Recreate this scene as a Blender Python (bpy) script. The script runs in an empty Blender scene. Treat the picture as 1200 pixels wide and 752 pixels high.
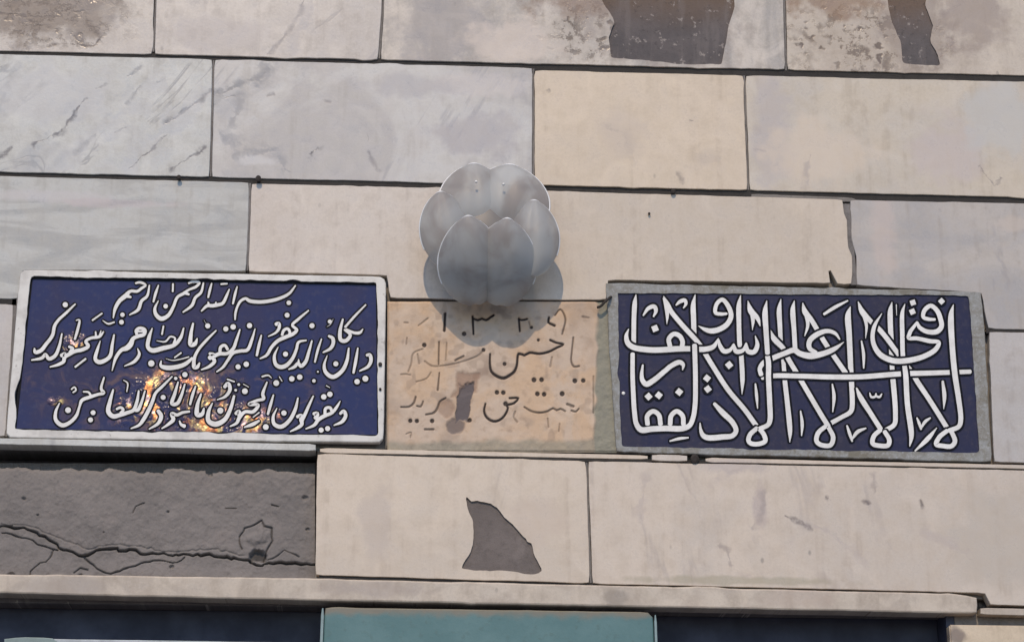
import bpy, bmesh, math, random
import numpy as np
from mathutils import Vector, Matrix, noise
from mathutils.geometry import tessellate_polygon

# ------------------------------------------------------------------ camera
sc = bpy.context.scene
COL = sc.collection
R = math.radians
F_PX = 2600.0
PITCH, YAW, ROLL = R(18.4), R(-3.7), R(0.0)
ROT = Matrix.Rotation(YAW, 3, 'Z') @ Matrix.Rotation(R(90) + PITCH, 3, 'X') @ Matrix.Rotation(ROLL, 3, 'Z')
AIM = Vector((0, 0, 3.25))
CAMP = AIM - (ROT @ Vector((0, 0, -1))) * 5.2
cam = bpy.data.cameras.new('camera')
cam.sensor_width = 36; cam.lens = 36 * F_PX / 1200; cam.clip_end = 2000
camo = bpy.data.objects.new('camera', cam)
camo.matrix_world = Matrix.Translation(CAMP) @ ROT.to_4x4()
COL.objects.link(camo); sc.camera = camo

# ------------------------------------------------------------------ sky and sun
SUN_DIR = Vector((0.16, 1.0, -1.0)).normalized()          # the way the light travels
w = bpy.data.worlds.new('World'); sc.world = w; w.use_nodes = True
nt = w.node_tree; bg = nt.nodes['Background']
sky = nt.nodes.new('ShaderNodeTexSky'); sky.sky_type = 'NISHITA'; sky.sun_disc = False
sky.sun_elevation = math.asin(-SUN_DIR.z)
sky.sun_rotation = math.atan2(-SUN_DIR.x, -SUN_DIR.y)
sky.air_density = 1.0; sky.dust_density = .7; sky.ozone_density = 4.5
nt.links.new(sky.outputs[0], bg.inputs[0]); bg.inputs[1].default_value = 0.15
sl = bpy.data.lights.new('sun', 'SUN'); sl.energy = 2.0; sl.angle = R(0.6); sl.color = (1.0, .78, .54)
slo = bpy.data.objects.new('sun', sl); COL.objects.link(slo)
slo.rotation_euler = SUN_DIR.to_track_quat('-Z', 'Y').to_euler()
sc.view_settings.view_transform = 'Standard'; sc.view_settings.look = 'None'
sc.view_settings.gamma = 1; sc.view_settings.use_curve_mapping = False
sc.view_settings.exposure = 0.26
sc.cycles.max_bounces = 5; sc.cycles.diffuse_bounces = 3; sc.cycles.glossy_bounces = 2; sc.cycles.transmission_bounces = 4
sc.cycles.transparent_max_bounces = 6; sc.cycles.caustics_reflective = False; sc.cycles.caustics_refractive = False

# ------------------------------------------------------------------ helpers
def P(x, y, d=0.0):
    """photo position -> point on the plane parallel to the wall, d metres in front of it"""
    v = ROT @ Vector(((x - 600) / F_PX, -(y - 376) / F_PX, -1))
    t = (-d - CAMP.y) / v.y
    return CAMP + v * t

def tag(o, label=None, cat=None, group=None, kind=None):
    if label: o['label'] = label
    if cat: o['category'] = cat
    if group: o['group'] = group
    if kind: o['kind'] = kind
    return o

def empty(name, loc, label, cat, group=None):
    o = bpy.data.objects.new(name, None); COL.objects.link(o); o.location = loc
    o.empty_display_size = .05
    return tag(o, label, cat, group)

def link(name, me, mat, parent=None):
    o = bpy.data.objects.new(name, me); COL.objects.link(o)
    if mat and not me.materials: me.materials.append(mat)
    if parent:
        o.parent = parent                      # meshes carry wall coordinates; only the Empties are offset
        if parent.type == 'EMPTY': o.matrix_parent_inverse = Matrix.Translation(parent.location).inverted()
    return o

def mesh(name, verts, faces, smooth=False):
    me = bpy.data.meshes.new(name)
    me.from_pydata([tuple(v) for v in verts], [], faces)
    if smooth: me.polygons.foreach_set('use_smooth', [True] * len(me.polygons))
    me.update(); return me

def fix_normals(me):
    bm = bmesh.new(); bm.from_mesh(me)
    bmesh.ops.recalc_face_normals(bm, faces=bm.faces[:]); bm.to_mesh(me); bm.free()

def box(name, lo, hi, mat, parent=None, bevel=0.0):
    bm = bmesh.new()
    bmesh.ops.create_cube(bm, size=1)
    lo, hi = Vector(lo), Vector(hi)
    for v in bm.verts:
        v.co = Vector(((lo[i] + hi[i]) / 2 + v.co[i] * (hi[i] - lo[i]) for i in range(3)))
    if bevel:
        bmesh.ops.bevel(bm, geom=bm.edges[:], offset=bevel, segments=2, affect='EDGES')
    me = bpy.data.meshes.new(name); bm.to_mesh(me); bm.free()
    return link(name, me, mat, parent)

# ------------------------------------------------------------------ materials
def lin(r, g, b):
    f = lambda c: (c / 255 / 12.92) if c / 255 <= .04045 else ((c / 255 + .055) / 1.055) ** 2.4
    return (f(r), f(g), f(b), 1)

class N:
    """small node-tree writer"""
    def __init__(s, name, flat=True):
        s.flat = flat
        s.m = bpy.data.materials.new(name); s.m.use_nodes = True
        s.t = s.m.node_tree; s.b = s.t.nodes['Principled BSDF']
        g = s.t.nodes.new('ShaderNodeNewGeometry'); s.pos = g.outputs['Position']
    def set(s, sock, v):
        if isinstance(v, bpy.types.NodeSocket): s.t.links.new(v, sock)
        else: sock.default_value = v
    def map(s, loc=(0,0,0), rot=(0,0,0), scale=(1,1,1), src=None):
        n = s.t.nodes.new('ShaderNodeMapping'); s.t.links.new(src or s.pos, n.inputs[0])
        n.inputs[1].default_value = loc; n.inputs[2].default_value = rot; n.inputs[3].default_value = scale
        return n.outputs[0]
    def noise(s, vec, scale, detail=4, rough=.55, dist=0):
        n = s.t.nodes.new('ShaderNodeTexNoise')
        if s.flat:                                  # wall faces lie in x-z: flat noise on that plane is enough
            a = s.t.nodes.new('ShaderNodeSeparateXYZ'); s.t.links.new(vec, a.inputs[0])
            c = s.t.nodes.new('ShaderNodeCombineXYZ'); s.t.links.new(a.outputs[0], c.inputs[0]); s.t.links.new(a.outputs[2], c.inputs[1])
            vec = c.outputs[0]; n.noise_dimensions = '2D'
        s.t.links.new(vec, n.inputs['Vector'])
        n.inputs['Scale'].default_value = scale; n.inputs['Detail'].default_value = detail
        n.inputs['Roughness'].default_value = rough; n.inputs['Distortion'].default_value = dist
        return n.outputs[0]
    def voro(s, vec, scale, feature='F1'):
        n = s.t.nodes.new('ShaderNodeTexVoronoi'); s.t.links.new(vec, n.inputs['Vector'])
        n.feature = feature; n.inputs['Scale'].default_value = scale
        return n.outputs['Distance']
    def rng(s, v, a, b, c=0., d=1.):
        n = s.t.nodes.new('ShaderNodeMapRange'); s.set(n.inputs[0], v); n.interpolation_type = 'SMOOTHSTEP'
        for i, q in enumerate((a, b, c, d)): n.inputs[i + 1].default_value = q
        return n.outputs[0]
    def math(s, op, a, b=0., clamp=False):
        n = s.t.nodes.new('ShaderNodeMath'); n.operation = op; n.use_clamp = clamp
        s.set(n.inputs[0], a); s.set(n.inputs[1], b); return n.outputs[0]
    def mix(s, f, a, b, mode='MIX'):
        n = s.t.nodes.new('ShaderNodeMix'); n.data_type = 'RGBA'; n.blend_type = mode
        s.set(n.inputs[0], f); s.set(n.inputs[6], a); s.set(n.inputs[7], b); return n.outputs[2]
    def bump(s, h, strength, dist, prev=None):
        n = s.t.nodes.new('ShaderNodeBump'); n.inputs['Strength'].default_value = strength
        n.inputs['Distance'].default_value = dist; s.t.links.new(h, n.inputs['Height'])
        if prev: s.t.links.new(prev, n.inputs['Normal'])
        return n.outputs[0]
    def sep(s):
        n = s.t.nodes.new('ShaderNodeSeparateXYZ'); s.t.links.new(s.pos, n.inputs[0]); return n.outputs
    def spot(s, x, y, rx, ry, soft=.5, wob=.35, seed=0., ang=0.):
        """soft blob mask round photo position x, y (radii in photo px), with a ragged outline"""
        c = P(x, y); k = .002
        v = s.map((-c.x, 0, -c.z))
        v = s.map((0, 0, 0), (0, ang, 0), (1 / (rx * k), 0, 1 / (ry * k)), v)
        n = s.t.nodes.new('ShaderNodeVectorMath'); n.operation = 'LENGTH'; s.t.links.new(v, n.inputs[0])
        if not hasattr(s, '_nz'): s._nz = s.noise(s.map((seed, 1.3, seed)), 14, 4, .62)
        nz = s._nz
        q = s.math('ADD', n.outputs['Value'], s.math('MULTIPLY', s.math('SUBTRACT', nz, .5), wob * 4))
        return s.rng(q, 1 - soft * .5, 1 + soft * .5, 1, 0)
    def lines(s, polys, width, amp=.006, seed=0.):
        """mask of thin veins along polylines (photo px), wandering and swelling a little"""
        nz = s.t.nodes.new('ShaderNodeTexNoise'); s.t.links.new(s.map((seed, 2, seed)), nz.inputs['Vector'])
        nz.inputs['Scale'].default_value = 22; nz.inputs['Detail'].default_value = 5; nz.inputs['Roughness'].default_value = .65
        def vm(op, a, b=None, sc=None):
            q = s.t.nodes.new('ShaderNodeVectorMath'); q.operation = op; s.set(q.inputs[0], a)
            if b is not None: s.set(q.inputs[1], b)
            if sc is not None: s.set(q.inputs['Scale'], sc)
            return q
        off = vm('SCALE', vm('SUBTRACT', nz.outputs['Color'], (.5, .5, .5)).outputs[0], sc=amp * 2).outputs[0]
        p = vm('MULTIPLY', vm('ADD', s.pos, off).outputs[0], (1, 0, 1)).outputs[0]
        best = None
        for poly in polys:
            for (x0, y0), (x1, y1) in zip(poly[:-1], poly[1:]):
                A, B = P(x0, y0), P(x1, y1); d = B - A; d.y = 0
                ap = vm('SUBTRACT', p, (A.x, 0, A.z)).outputs[0]
                t = vm('DOT_PRODUCT', ap, tuple(d / d.length_squared)).outputs['Value']
                t = s.math('ADD', t, 0., True)
                q = vm('LENGTH', vm('SUBTRACT', ap, vm('SCALE', tuple(d), sc=t).outputs[0]).outputs[0]).outputs['Value']
                best = q if best is None else s.math('MINIMUM', best, q)
        wv = s.rng(s.noise(s.map((seed + 4, 0, 1)), 18, 3, .6), .32, .68, .15, 2.2)
        best = s.math('DIVIDE', best, s.math('MULTIPLY', wv, width * .002))
        return s.rng(best, .1, 1.2, 1, 0)
    def attr(s, name):
        n = s.t.nodes.new('ShaderNodeAttribute'); n.attribute_name = name; return n.outputs['Fac']
    def done(s, col, rough=.5, normal=None, **kw):
        s.set(s.b.inputs['Base Color'], col); s.set(s.b.inputs['Roughness'], rough)
        if normal: s.t.links.new(normal, s.b.inputs['Normal'])
        for k, v in kw.items(): s.set(s.b.inputs[k], v)
        return s.m

def marble(name, c1, c2, seed=0., cloud=3., band=None, vein=None, spots=(), pit=None, gloss=.34, lo=.35, hi=.65, fleck=.5, lines=()):
    """polished stone: cloudy ground, optional veins (colour, scale, angle, strength, thinness), stains, pits"""
    n = N(name)
    c1 = (c1[0], c1[1], c1[2] * .95, 1); c2 = (c2[0], c2[1], c2[2] * .95, 1)
    v = n.map((seed * 3.1, seed * 1.7, seed * 5.3))
    if band:
        vb = n.map((0, 0, 0), (0, band[0], 0), (1, 1, band[1]), v)
        f = n.noise(vb, cloud, 6, .6, .6)
    else:
        f = n.noise(v, cloud, 6, .58, .5)
    col = n.mix(n.rng(f, lo, hi), c1, c2)
    f2 = n.noise(v, 22, 5, .65)
    col = n.mix(n.rng(f2, .4, .72, 0, .5), col, tuple(c * .80 for c in c1[:3]) + (1,))
    f3 = n.noise(v, 9, 3, .5, 1.0)
    col = n.mix(n.rng(f3, .50, .72, 0, .5), col, tuple(min(1, c * 1.14) for c in c2[:3]) + (1,))
    grain = n.noise(v, 150, 4, .8)
    col = n.mix(n.rng(grain, .30, .50, .17, 0), col, tuple(c * .62 for c in c1[:3]) + (1,))
    col = n.mix(n.rng(grain, .52, .70, 0, .20), col, tuple(min(1, c * 1.25) for c in c2[:3]) + (1,))
    drip = n.noise(n.map((seed, 0, 0), (0, 0, 0), (1, 1, .05), v), 34, 4, .6)
    col = n.mix(n.math('MULTIPLY', n.rng(drip, .50, .72, 0, .30), n.rng(f2, .35, .65)), col, (c1[0] * .55, c1[1] * .52, c1[2] * .50, 1))
    h = n.math('ADD', n.math('MULTIPLY', f2, .6), n.math('MULTIPLY', grain, .35))
    if vein:
        for vc, vs, va, vst, thin in vein:
            vv = n.map((seed, seed, -seed), (0, 0, 0), (1, 1, .28), n.map((0, 0, 0), (0, va, 0), (1, 1, 1), v))
            q = n.noise(vv, vs, 5, .6, .9)
            line = n.rng(n.math('ABSOLUTE', n.math('SUBTRACT', q, .5)), 0, thin, 1, 0)
            brk = n.rng(n.noise(v, 7, 4, .6), .44, .60)
            m = n.math('MULTIPLY', n.math('MULTIPLY', line, brk), vst)
            col = n.mix(m, col, vc)
            h = n.math('SUBTRACT', h, n.math('MULTIPLY', m, .5))
    # small dark flecks and drill chips
    if fleck:
        d = n.voro(n.map((seed, 0, seed), (0, .5, 0), (1, 1, .6), v), 13)
        fm = n.math('MULTIPLY', n.rng(d, .025, .07, 1, 0), n.rng(n.noise(v, 5, 2), .52, .6, 0, fleck))
        col = n.mix(fm, col, (.12, .11, .10, 1)); h = n.math('SUBTRACT', h, fm)
    if pit:
        (px_, py_, rx, ry), pc = pit
        area = n.spot(px_, py_, rx, ry, .9, .3, seed)
        ero = n.noise(v, 26, 6, .72)
        blot = n.noise(v, 11, 3, .6)
        pm = n.math('MULTIPLY', n.rng(ero, .50, .58), n.math('MULTIPLY', area, n.rng(blot, .36, .56)))
        wv_ = n.t.nodes.new('ShaderNodeVectorMath'); wv_.operation = 'MULTIPLY_ADD'
        nzc = n.t.nodes.new('ShaderNodeTexNoise'); n.t.links.new(v, nzc.inputs['Vector']); nzc.inputs['Scale'].default_value = 40
        n.t.links.new(nzc.outputs['Color'], wv_.inputs[0]); wv_.inputs[1].default_value = (.05, .05, .05); n.t.links.new(v, wv_.inputs[2])
        pm2 = n.math('MULTIPLY', n.rng(n.voro(n.map((seed, 0, 0), (0, .4, 0), (1, 1, 1.5), wv_.outputs[0]), 22), .12, .32, 1, 0), area)
        pm = n.math('MAXIMUM', n.math('MULTIPLY', pm, .8), n.math('MULTIPLY', pm2, .9))
        col = n.mix(n.math('MULTIPLY', area, .35), col, n.mix(n.noise(v, 8), pc, c1))
        col = n.mix(n.math('MULTIPLY', pm, .9), col, (pc[0] * .38, pc[1] * .32, pc[2] * .28, 1))
        h = n.math('SUBTRACT', h, n.math('MULTIPLY', pm, 1.6))
    for sx, sy, rx, ry, sc_, st in spots:
        m = n.math('MULTIPLY', n.spot(sx, sy, rx, ry, .7, .45, seed + sx * .01), st)
        col = n.mix(m, col, sc_)
    for k_, (polys, wd, lc, st) in enumerate(lines):
        m = n.math('MULTIPLY', n.lines(polys, wd, .010 + .0016 * wd, seed + k_), st)
        m = n.math('MULTIPLY', m, n.rng(n.noise(n.map((k_ + seed, 3, 1)), 26, 4, .7), .34, .55, .4, 1))
        col = n.mix(m, col, lc); h = n.math('SUBTRACT', h, n.math('MULTIPLY', m, .4))
    rg = n.rng(f2, .3, .7, gloss - .08, gloss + .14)
    return n.done(col, rg, n.bump(h, .35, .0015))

def simple(name, c, rough=.6, metallic=0., var=.15, scale=30, bump=.3, bdist=.001):
    n = N(name)
    f = n.noise(n.map(), scale, 6, .65)
    g = n.noise(n.map((3, 1, 2)), scale * .15, 4, .55)
    col = n.mix(n.rng(f, .3, .75, 0, 1), tuple(q * (1 + var) for q in c[:3]) + (1,), tuple(q * (1 - var) for q in c[:3]) + (1,))
    col = n.mix(n.rng(g, .4, .7, 0, .5), col, tuple(q * (1 - 1.6 * var) for q in c[:3]) + (1,))
    return n.done(col, n.rng(f, .3, .7, max(.05, rough - .08), rough + .1), n.bump(f, bump, bdist), Metallic=metallic)

def cement(name, c, dark=.5):
    n = N(name); v = n.map()
    a = n.noise(v, 6, 6, .6); b = n.noise(v, 45, 6, .7); c3 = n.noise(v, 350, 2, .6)
    col = n.mix(n.rng(a, .35, .65), c, tuple(q * .78 for q in c[:3]) + (1,))
    col = n.mix(n.rng(b, .5, .72, 0, .7), col, tuple(q * dark for q in c[:3]) + (1,))
    col = n.mix(n.rng(n.noise(v, 18, 4, .6), .58, .72, 0, .5), col, tuple(min(1, q * 1.25) for q in c[:3]) + (1,))
    col = n.mix(n.rng(c3, .6, .8, 0, .35), col, (.04, .04, .04, 1))
    h = n.math('ADD', n.math('MULTIPLY', b, 1.), n.math('MULTIPLY', c3, .3))
    return n.done(col, .9, n.bump(h, .5, .004))

# ------------------------------------------------------------------ stone colours (base colours)
PINKGREY = (.50, .455, .43, 1); WARM = (.60, .50, .39, 1); WARM2 = (.56, .475, .385, 1)
PALE = (.455, .45, .44, 1); GREY = (.40, .39, .385, 1); MAUVE = (.44, .41, .405, 1)
VEIN = (.16, .155, .16, 1); BROWN = (.17, .125, .09, 1)

# ------------------------------------------------------------------ the ground
def ground():
    n = N('paving_grey', False); v = n.map()
    a = n.noise(v, .8, 6, .6); b = n.noise(v, 30, 5, .7)
    col = n.mix(a, (.25, .25, .25, 1), (.21, .212, .215, 1)); col = n.mix(n.rng(b, .4, .7, 0, .4), col, (.15, .15, .15, 1))
    m = n.done(col, .85, n.bump(b, .4, .003))
    me = mesh('ground', [(-400, -400, 0), (400, -400, 0), (400, 400, 0), (-400, 400, 0)], [(0, 1, 2, 3)])
    tag(link('ground', me, m), 'grey paved ground in front of the stone wall', None, None, 'structure')
ground()

# ------------------------------------------------------------------ the wall
WALL = empty('stone_wall', (0, 0, 0), 'wall faced with pale marble and beige stone slabs above a dark opening', 'wall')

def outline(pts, step=9., jit=.55, seed=0):
    """photo polygon -> densely sampled, slightly uneven outline in wall coordinates (x, z)"""
    rnd = random.Random(seed)
    w3 = [P(*p) for p in pts]; out = []
    nn = len(w3)
    for i in range(nn):
        a, b = w3[i], w3[(i + 1) % nn]
        L = (b - a).length; k = max(1, int(L / (step * .002)))
        t_ = (b - a).normalized(); nrm = Vector((t_.z, 0, -t_.x))
        for j in range(k):
            q = a.lerp(b, j / k)
            if j == 0:
                c = (w3[i - 1] - a).normalized() + t_
                out.append(Vector((q.x, q.z)) + Vector((c.x, c.z)) * .0018); continue
            s = noise.noise(Vector((q.x * 9 + seed, seed * 2.3, q.z * 9))) * .7 + noise.noise(Vector((q.x * 45, seed, q.z * 45))) * .5
            chip = -1.6 * max(0, noise.noise(Vector((q.x * 14, seed + 7.7, q.z * 14))) - .38) / .3
            o = nrm * ((s + chip * 1.2) * jit * .002)
            out.append(Vector((q.x + o.x, q.z + o.z)))
    return out

def area2(p): return sum(p[i].x * p[(i + 1) % len(p)].y - p[(i + 1) % len(p)].x * p[i].y for i in range(len(p)))

def inset(p, d):
    n_ = len(p); out = []; sgn = 1 if area2(p) > 0 else -1
    for i in range(n_):
        t = (p[(i + 1) % n_] - p[i - 1]); t.normalize()
        out.append(p[i] + Vector((-t.y, t.x)) * d * sgn)
    return out

def slab(pts, mat, y0=0., thick=.03, bev=.0014, holes=(), seed=0, name='stone_slab', label=None, jit=.85, parent=None, tilt=(0, 0)):
    o1 = outline(pts, jit=jit, seed=seed)
    if area2(o1) < 0: o1.reverse()
    ins = inset(o1, bev)
    c = sum(o1, Vector((0, 0))) / len(o1)
    yy = lambda p, y: y + (p.x - c.x) * tilt[0] + (p.y - c.y) * tilt[1]
    verts, faces = [], []
    k = len(o1)
    rings = [(ins, y0), (inset(o1, bev * .3), y0 + bev * .35), (o1, y0 + bev), (o1, y0 + thick)]
    for ring, y in rings:
        verts += [(p.x, yy(p, y), p.y) for p in ring]
    for r in range(3):
        for i in range(k):
            j = (i + 1) % k
            faces.append((r * k + i, r * k + j, (r + 1) * k + j, (r + 1) * k + i))
    loops = [[Vector((p.x, p.y, 0)) for p in ins]]; idx = list(range(k))
    hol = []
    for hpts, depth, hm, hl in holes:
        ho = outline(hpts, step=3.5, jit=1.9, seed=seed + 31)
        if area2(ho) > 0: ho.reverse()
        s = len(verts); m = len(ho)
        verts += [(p.x, yy(p, y0), p.y) for p in ho]
        hi_ = inset(ho, -.0012)
        verts += [(p.x, yy(p, y0 + depth), p.y) for p in hi_]
        for i in range(m):
            j = (i + 1) % m
            faces.append((s + i, s + j, s + m + j, s + m + i))
        loops.append([Vector((p.x, p.y, 0)) for p in ho]); idx += list(range(s, s + m))
        hol.append((hi_, depth, hm, hl))
    for t in tessellate_polygon(loops): faces.append(tuple(idx[q] for q in t))
    me = mesh(name, verts, faces); fix_normals(me)
    ob = link(name, me, mat, parent or WALL)
    if label: ob['label'] = label
    for hi_, depth, hm, hl in hol:
        if hm is None: continue
        g = inset(hi_, .004) if area2(hi_) < 0 else inset(hi_, -.004)
        g = [p + (p - sum(hi_, Vector((0, 0))) / len(hi_)) * .03 for p in hi_]
        tri = tessellate_polygon([[Vector((p.x, p.y, 0)) for p in g]])
        fm = mesh('cement_patch', [(p.x, yy(p, y0 + depth - .0004), p.y) for p in g], [tuple(t) for t in tri]); fix_normals(fm)
        po = link('cement_patch', fm, hm, ob)
        if hl: po['label'] = hl
    return ob

def patch_mat():
    n = N('cement_dark_grey'); v = n.map()
    a = n.noise(v, 7, 5, .65); b = n.noise(v, 60, 6, .75); st = n.noise(n.map((0, 0, 0), (0, .1, 0), (1, 1, .15)), 30, 4, .6)
    col = n.mix(n.rng(a, .35, .65), (.125, .108, .105, 1), (.092, .082, .082, 1))
    top = n.rng(n.math('ADD', n.sep()[2], n.math('MULTIPLY', a, .10)), P(780, 42).z + .05, P(780, -10).z + .05)
    col = n.mix(n.math('MULTIPLY', top, .85), col, (.145, .098, .068, 1))
    col = n.mix(n.rng(st, .52, .70, 0, .35), col, (.19, .165, .155, 1))
    col = n.mix(n.rng(b, .56, .70, 0, .5), col, (.05, .045, .043, 1))
    col = n.mix(n.rng(n.noise(n.map((7, 7, 7)), 34, 4, .7), .62, .70, 0, .7), col, (.34, .30, .27, 1))
    return n.done(col, .9, n.bump(b, .5, .003))
CEM = patch_mat()
CEM2 = cement('cement_broken_grey', (.165, .140, .128, 1), .65)
MORTAR = cement('mortar_grey', (.22, .20, .18, 1), .5)

def yt(x): return 61.5 + 29 * x / 1200     # middle of the joint between first and second course
def y2(x): return 203.5 + 29.5 * x / 1200   # between second and third course
GH = 2.0                                     # half height of the level joints
def course(x0, x1, ytop, ybot, g=1.0):
    return [(x0 + g, ytop(x0) + GH), (x1 - g, ytop(x1) + GH), (x1 - g, ybot(x1) - GH), (x0 + g, ybot(x0) - GH)]
def ya(x): return -68 + 30 * x / 1200
def yb(x): return -198 + 31 * x / 1200

def lean(pts, dt, db):  # shift top-right/bottom-right etc. by hand measured lean
    return pts

m_s0a = marble('marble_stained', PINKGREY, (.55, .50, .46, 1), 1, 4, pit=((60, 18, 85, 40), BROWN), spots=[(40, 10, 85, 38, (.185, .145, .115, 1), .85), (110, 12, 40, 30, (.24, .20, .17, 1), .7)], lines=[([[(0,14),(28,20),(45,28),(58,33)],[(60,25),(70,15),(82,10)],[(58,53),(85,53),(115,52)],[(100,24),(118,45),(112,52)]],2.4,(.13,.10,.08,1),.85)])
m_s0b = marble('marble_rose_grey', (.49, .445, .42, 1), (.55, .50, .465, 1), 2, 3, vein=[((.33, .30, .285, 1), 3., -.5, .45, .025)], lines=[([[(358,-20),(357,0),(350,20),(335,42),(316,64)]],2.6,(.27,.245,.235,1),.75),([[(366,-20),(365,5),(352,34),(338,62)]],9,(.42,.39,.375,1),.5)], spots=[(250, 40, 60, 25, (.42, .38, .36, 1), .5)])
m_s0c = marble('marble_smoky', (.36, .33, .31, 1), (.55, .49, .44, 1), 7, 4, band=(-.7, .6), lo=.42, hi=.58, pit=((690, 35, 55, 42), BROWN), spots=[(520, 30, 60, 55, (.30, .275, .265, 1), .7), (600, 50, 50, 30, (.58, .50, .43, 1), .7), (690, -5, 70, 25, (.22, .15, .11, 1), .8), (782, 30, 84, 56, (.27, .22, .185, 1), .65)])
m_s0d = marble('stone_pitted', (.47, .40, .34, 1), (.54, .47, .40, 1), 9, 5, pit=((1010, 45, 110, 48), (.24, .18, .13, 1)), spots=[(980, -2, 70, 24, (.25, .16, .10, 1), .8), (1072, 28, 40, 62, (.27, .215, .175, 1), .65), (1140, 15, 40, 50, (.30, .24, .20, 1), .7)])
m_s0e = marble('stone_pitted_far', (.45, .39, .34, 1), (.52, .46, .40, 1), 12, 5, pit=((1150, 45, 75, 50), (.22, .17, .13, 1)), spots=[(1150, 0, 80, 20, (.24, .18, .13, 1), .7)])
m_s1a = marble('marble_veined_white', PALE, (.53, .525, .515, 1), 3, 3, vein=[((.22, .22, .225, 1), 5., -.75, .6, .022), ((.33, .33, .335, 1), 2.2, -.8, .55, .05)], lines=[([[(0,185),(14,174)],[(40,169),(70,154),(100,118)],[(195,143),(235,117),(248,105)],[(152,198),(182,172),(195,158)],[(203,198),(240,173)]],2.6,VEIN,.95),
    ([[(113,104),(124,100)],[(148,120),(166,100)],[(135,158),(148,149)],[(88,180),(112,158)],[(150,90),(165,78)],[(186,98),(193,93)]],2.8,(.24,.24,.245,1),.7),
    ([[(140,200),(246,110)],[(80,190),(190,100)]],16,(.44,.44,.445,1),.5)], spots=[(60, 110, 70, 40, (.47, .465, .46, 1), .6)])
m_s1b = marble('marble_cloudy_grey', (.53, .51, .50, 1), (.42, .395, .39, 1), 4, 3.4, lo=.42, hi=.58, vein=[((.30, .29, .295, 1), 2.4, -.6, .5, .03)], lines=[([[(251,106),(262,108),(280,100),(300,92),(316,80)],[(251,121),(268,113)],[(251,114),(275,112)]],4.5,(.20,.20,.205,1),.75),
    ([[(283,108),(280,132),(268,150),(262,158),(276,168)],[(275,181),(300,178),(325,177),(336,200)],[(306,75),(318,82),(300,98)]],7,(.27,.265,.27,1),.7),
    ([[(365.5,179),(373,173.5)]],4,(.06,.055,.055,1),.95),([[(312,112),(321,111)],[(430,157),(432,166)],[(433,178),(444,200)],[(380,118),(386,119)]],2.2,(.24,.22,.215,1),.7)], spots=[(268, 118, 20, 30, (.38, .375, .375, 1), .5), (298, 188, 26, 7, (.56, .545, .53, 1), .6), (560, 160, 50, 26, (.37, .345, .345, 1), .7), (560, 100, 70, 14, (.52, .48, .45, 1), .7), (480, 100, 50, 16, (.37, .35, .35, 1), .6)])
m_s1c = marble('stone_warm_beige', (.61, .505, .40, 1), (.57, .475, .38, 1), 5, 3.5, fleck=.3, lines=[([[(716,152),(730,158),(738,172),(744,190)],[(822,185),(840,187)]],6,(.46,.385,.31,1),.5),([[(643,105),(645,107)],[(808,141),(810,142)],[(795,203),(800,215)]],2,(.22,.18,.15,1),.7)], spots=[(730, 155, 28, 30, (.50, .42, .34, 1), .5)])
m_s1d = marble('stone_beige_rose', (.55, .475, .39, 1), (.50, .445, .39, 1), 6, 3, lines=[([[(1148,195),(1157,207),(1165,218)],[(1165,218),(1173,209)]],2.2,(.20,.165,.15,1),.75),([[(949,180),(944,216)],[(884,175),(896,176)],[(886,152),(888,156)]],3.5,(.36,.31,.28,1),.55)], spots=[(905, 160, 24, 70, (.42, .375, .355, 1), .6), (1110, 175, 40, 45, (.49, .42, .39, 1), .6), (1175, 140, 45, 50, (.48, .465, .43, 1), .7), (960, 180, 60, 40, (.60, .50, .39, 1), .6)])
m_s2a = marble('marble_streaky_grey', (.46, .455, .445, 1), (.35, .345, .34, 1), 8, 4, band=(.03, 5.), lo=.4, hi=.6, spots=[(60, 230, 70, 8, (.48, .455, .45, 1), .6), (140, 238, 60, 5, (.44, .38, .375, 1), .5)])
m_s2b = marble('stone_rose_beige', (.54, .475, .43, 1), (.57, .505, .455, 1), 10, 3, fleck=.2)
m_s2c = marble('stone_sand_beige', (.56, .475, .395, 1), (.52, .445, .375, 1), 11, 3, fleck=.3)
m_s2d = marble('marble_mauve_grey', (.46, .415, .385, 1), (.37, .345, .34, 1), 13, 3.6, vein=[((.27, .25, .25, 1), 3., .4, .4, .03)], band=(.1, 1.8), spots=[(1035, 270, 14, 70, (.50, .42, .37, 1), .6), (1190, 262, 30, 10, (.52, .44, .37, 1), .5)])
m_s3 = marble('marble_pale_rose', (.47, .43, .415, 1), (.44, .41, .40, 1), 14, 3)
m_s4a = marble('stone_cream', (.60, .505, .42, 1), (.53, .45, .38, 1), 15, 3, vein=[((.38, .32, .27, 1), 2.2, -.3, .35, .04)], fleck=.2, spots=[(440, 610, 16, 45, (.46, .39, .33, 1), .55), (630, 610, 26, 30, (.50, .41, .33, 1), .5)])
m_s4b = marble('stone_cream_spotted', (.585, .495, .42, 1), (.51, .44, .385, 1), 16, 3, vein=[((.36, .305, .27, 1), 2.6, .5, .4, .03)], lines=[([[(893,576),(896,590),(890,605),(882,618)],[(845,640),(855,645),(856,662)],[(1023,556),(1025,576)]],3.2,(.30,.25,.225,1),.6),
    ([[(922,605),(932,609),(948,617)],[(969,582),(972,584)],[(1015,588),(1018,589)],[(1079,587),(1080,592)]],2.6,(.13,.10,.09,1),.8),
    ([[(948,617),(964,618),(982,630),(1010,660)],[(1080,622),(1110,635),(1138,655)],[(835,564),(860,551),(890,546)],[(760,560),(745,600)]],6,(.42,.355,.315,1),.5)], spots=[(870, 680, 110, 5, (.33, .29, .20, 1), .6), (1170, 630, 50, 60, (.44, .385, .32, 1), .6), (890, 590, 8, 26, (.40, .33, .30, 1), .6), (858, 545, 36, 10, (.44, .38, .35, 1), .6)])
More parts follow.
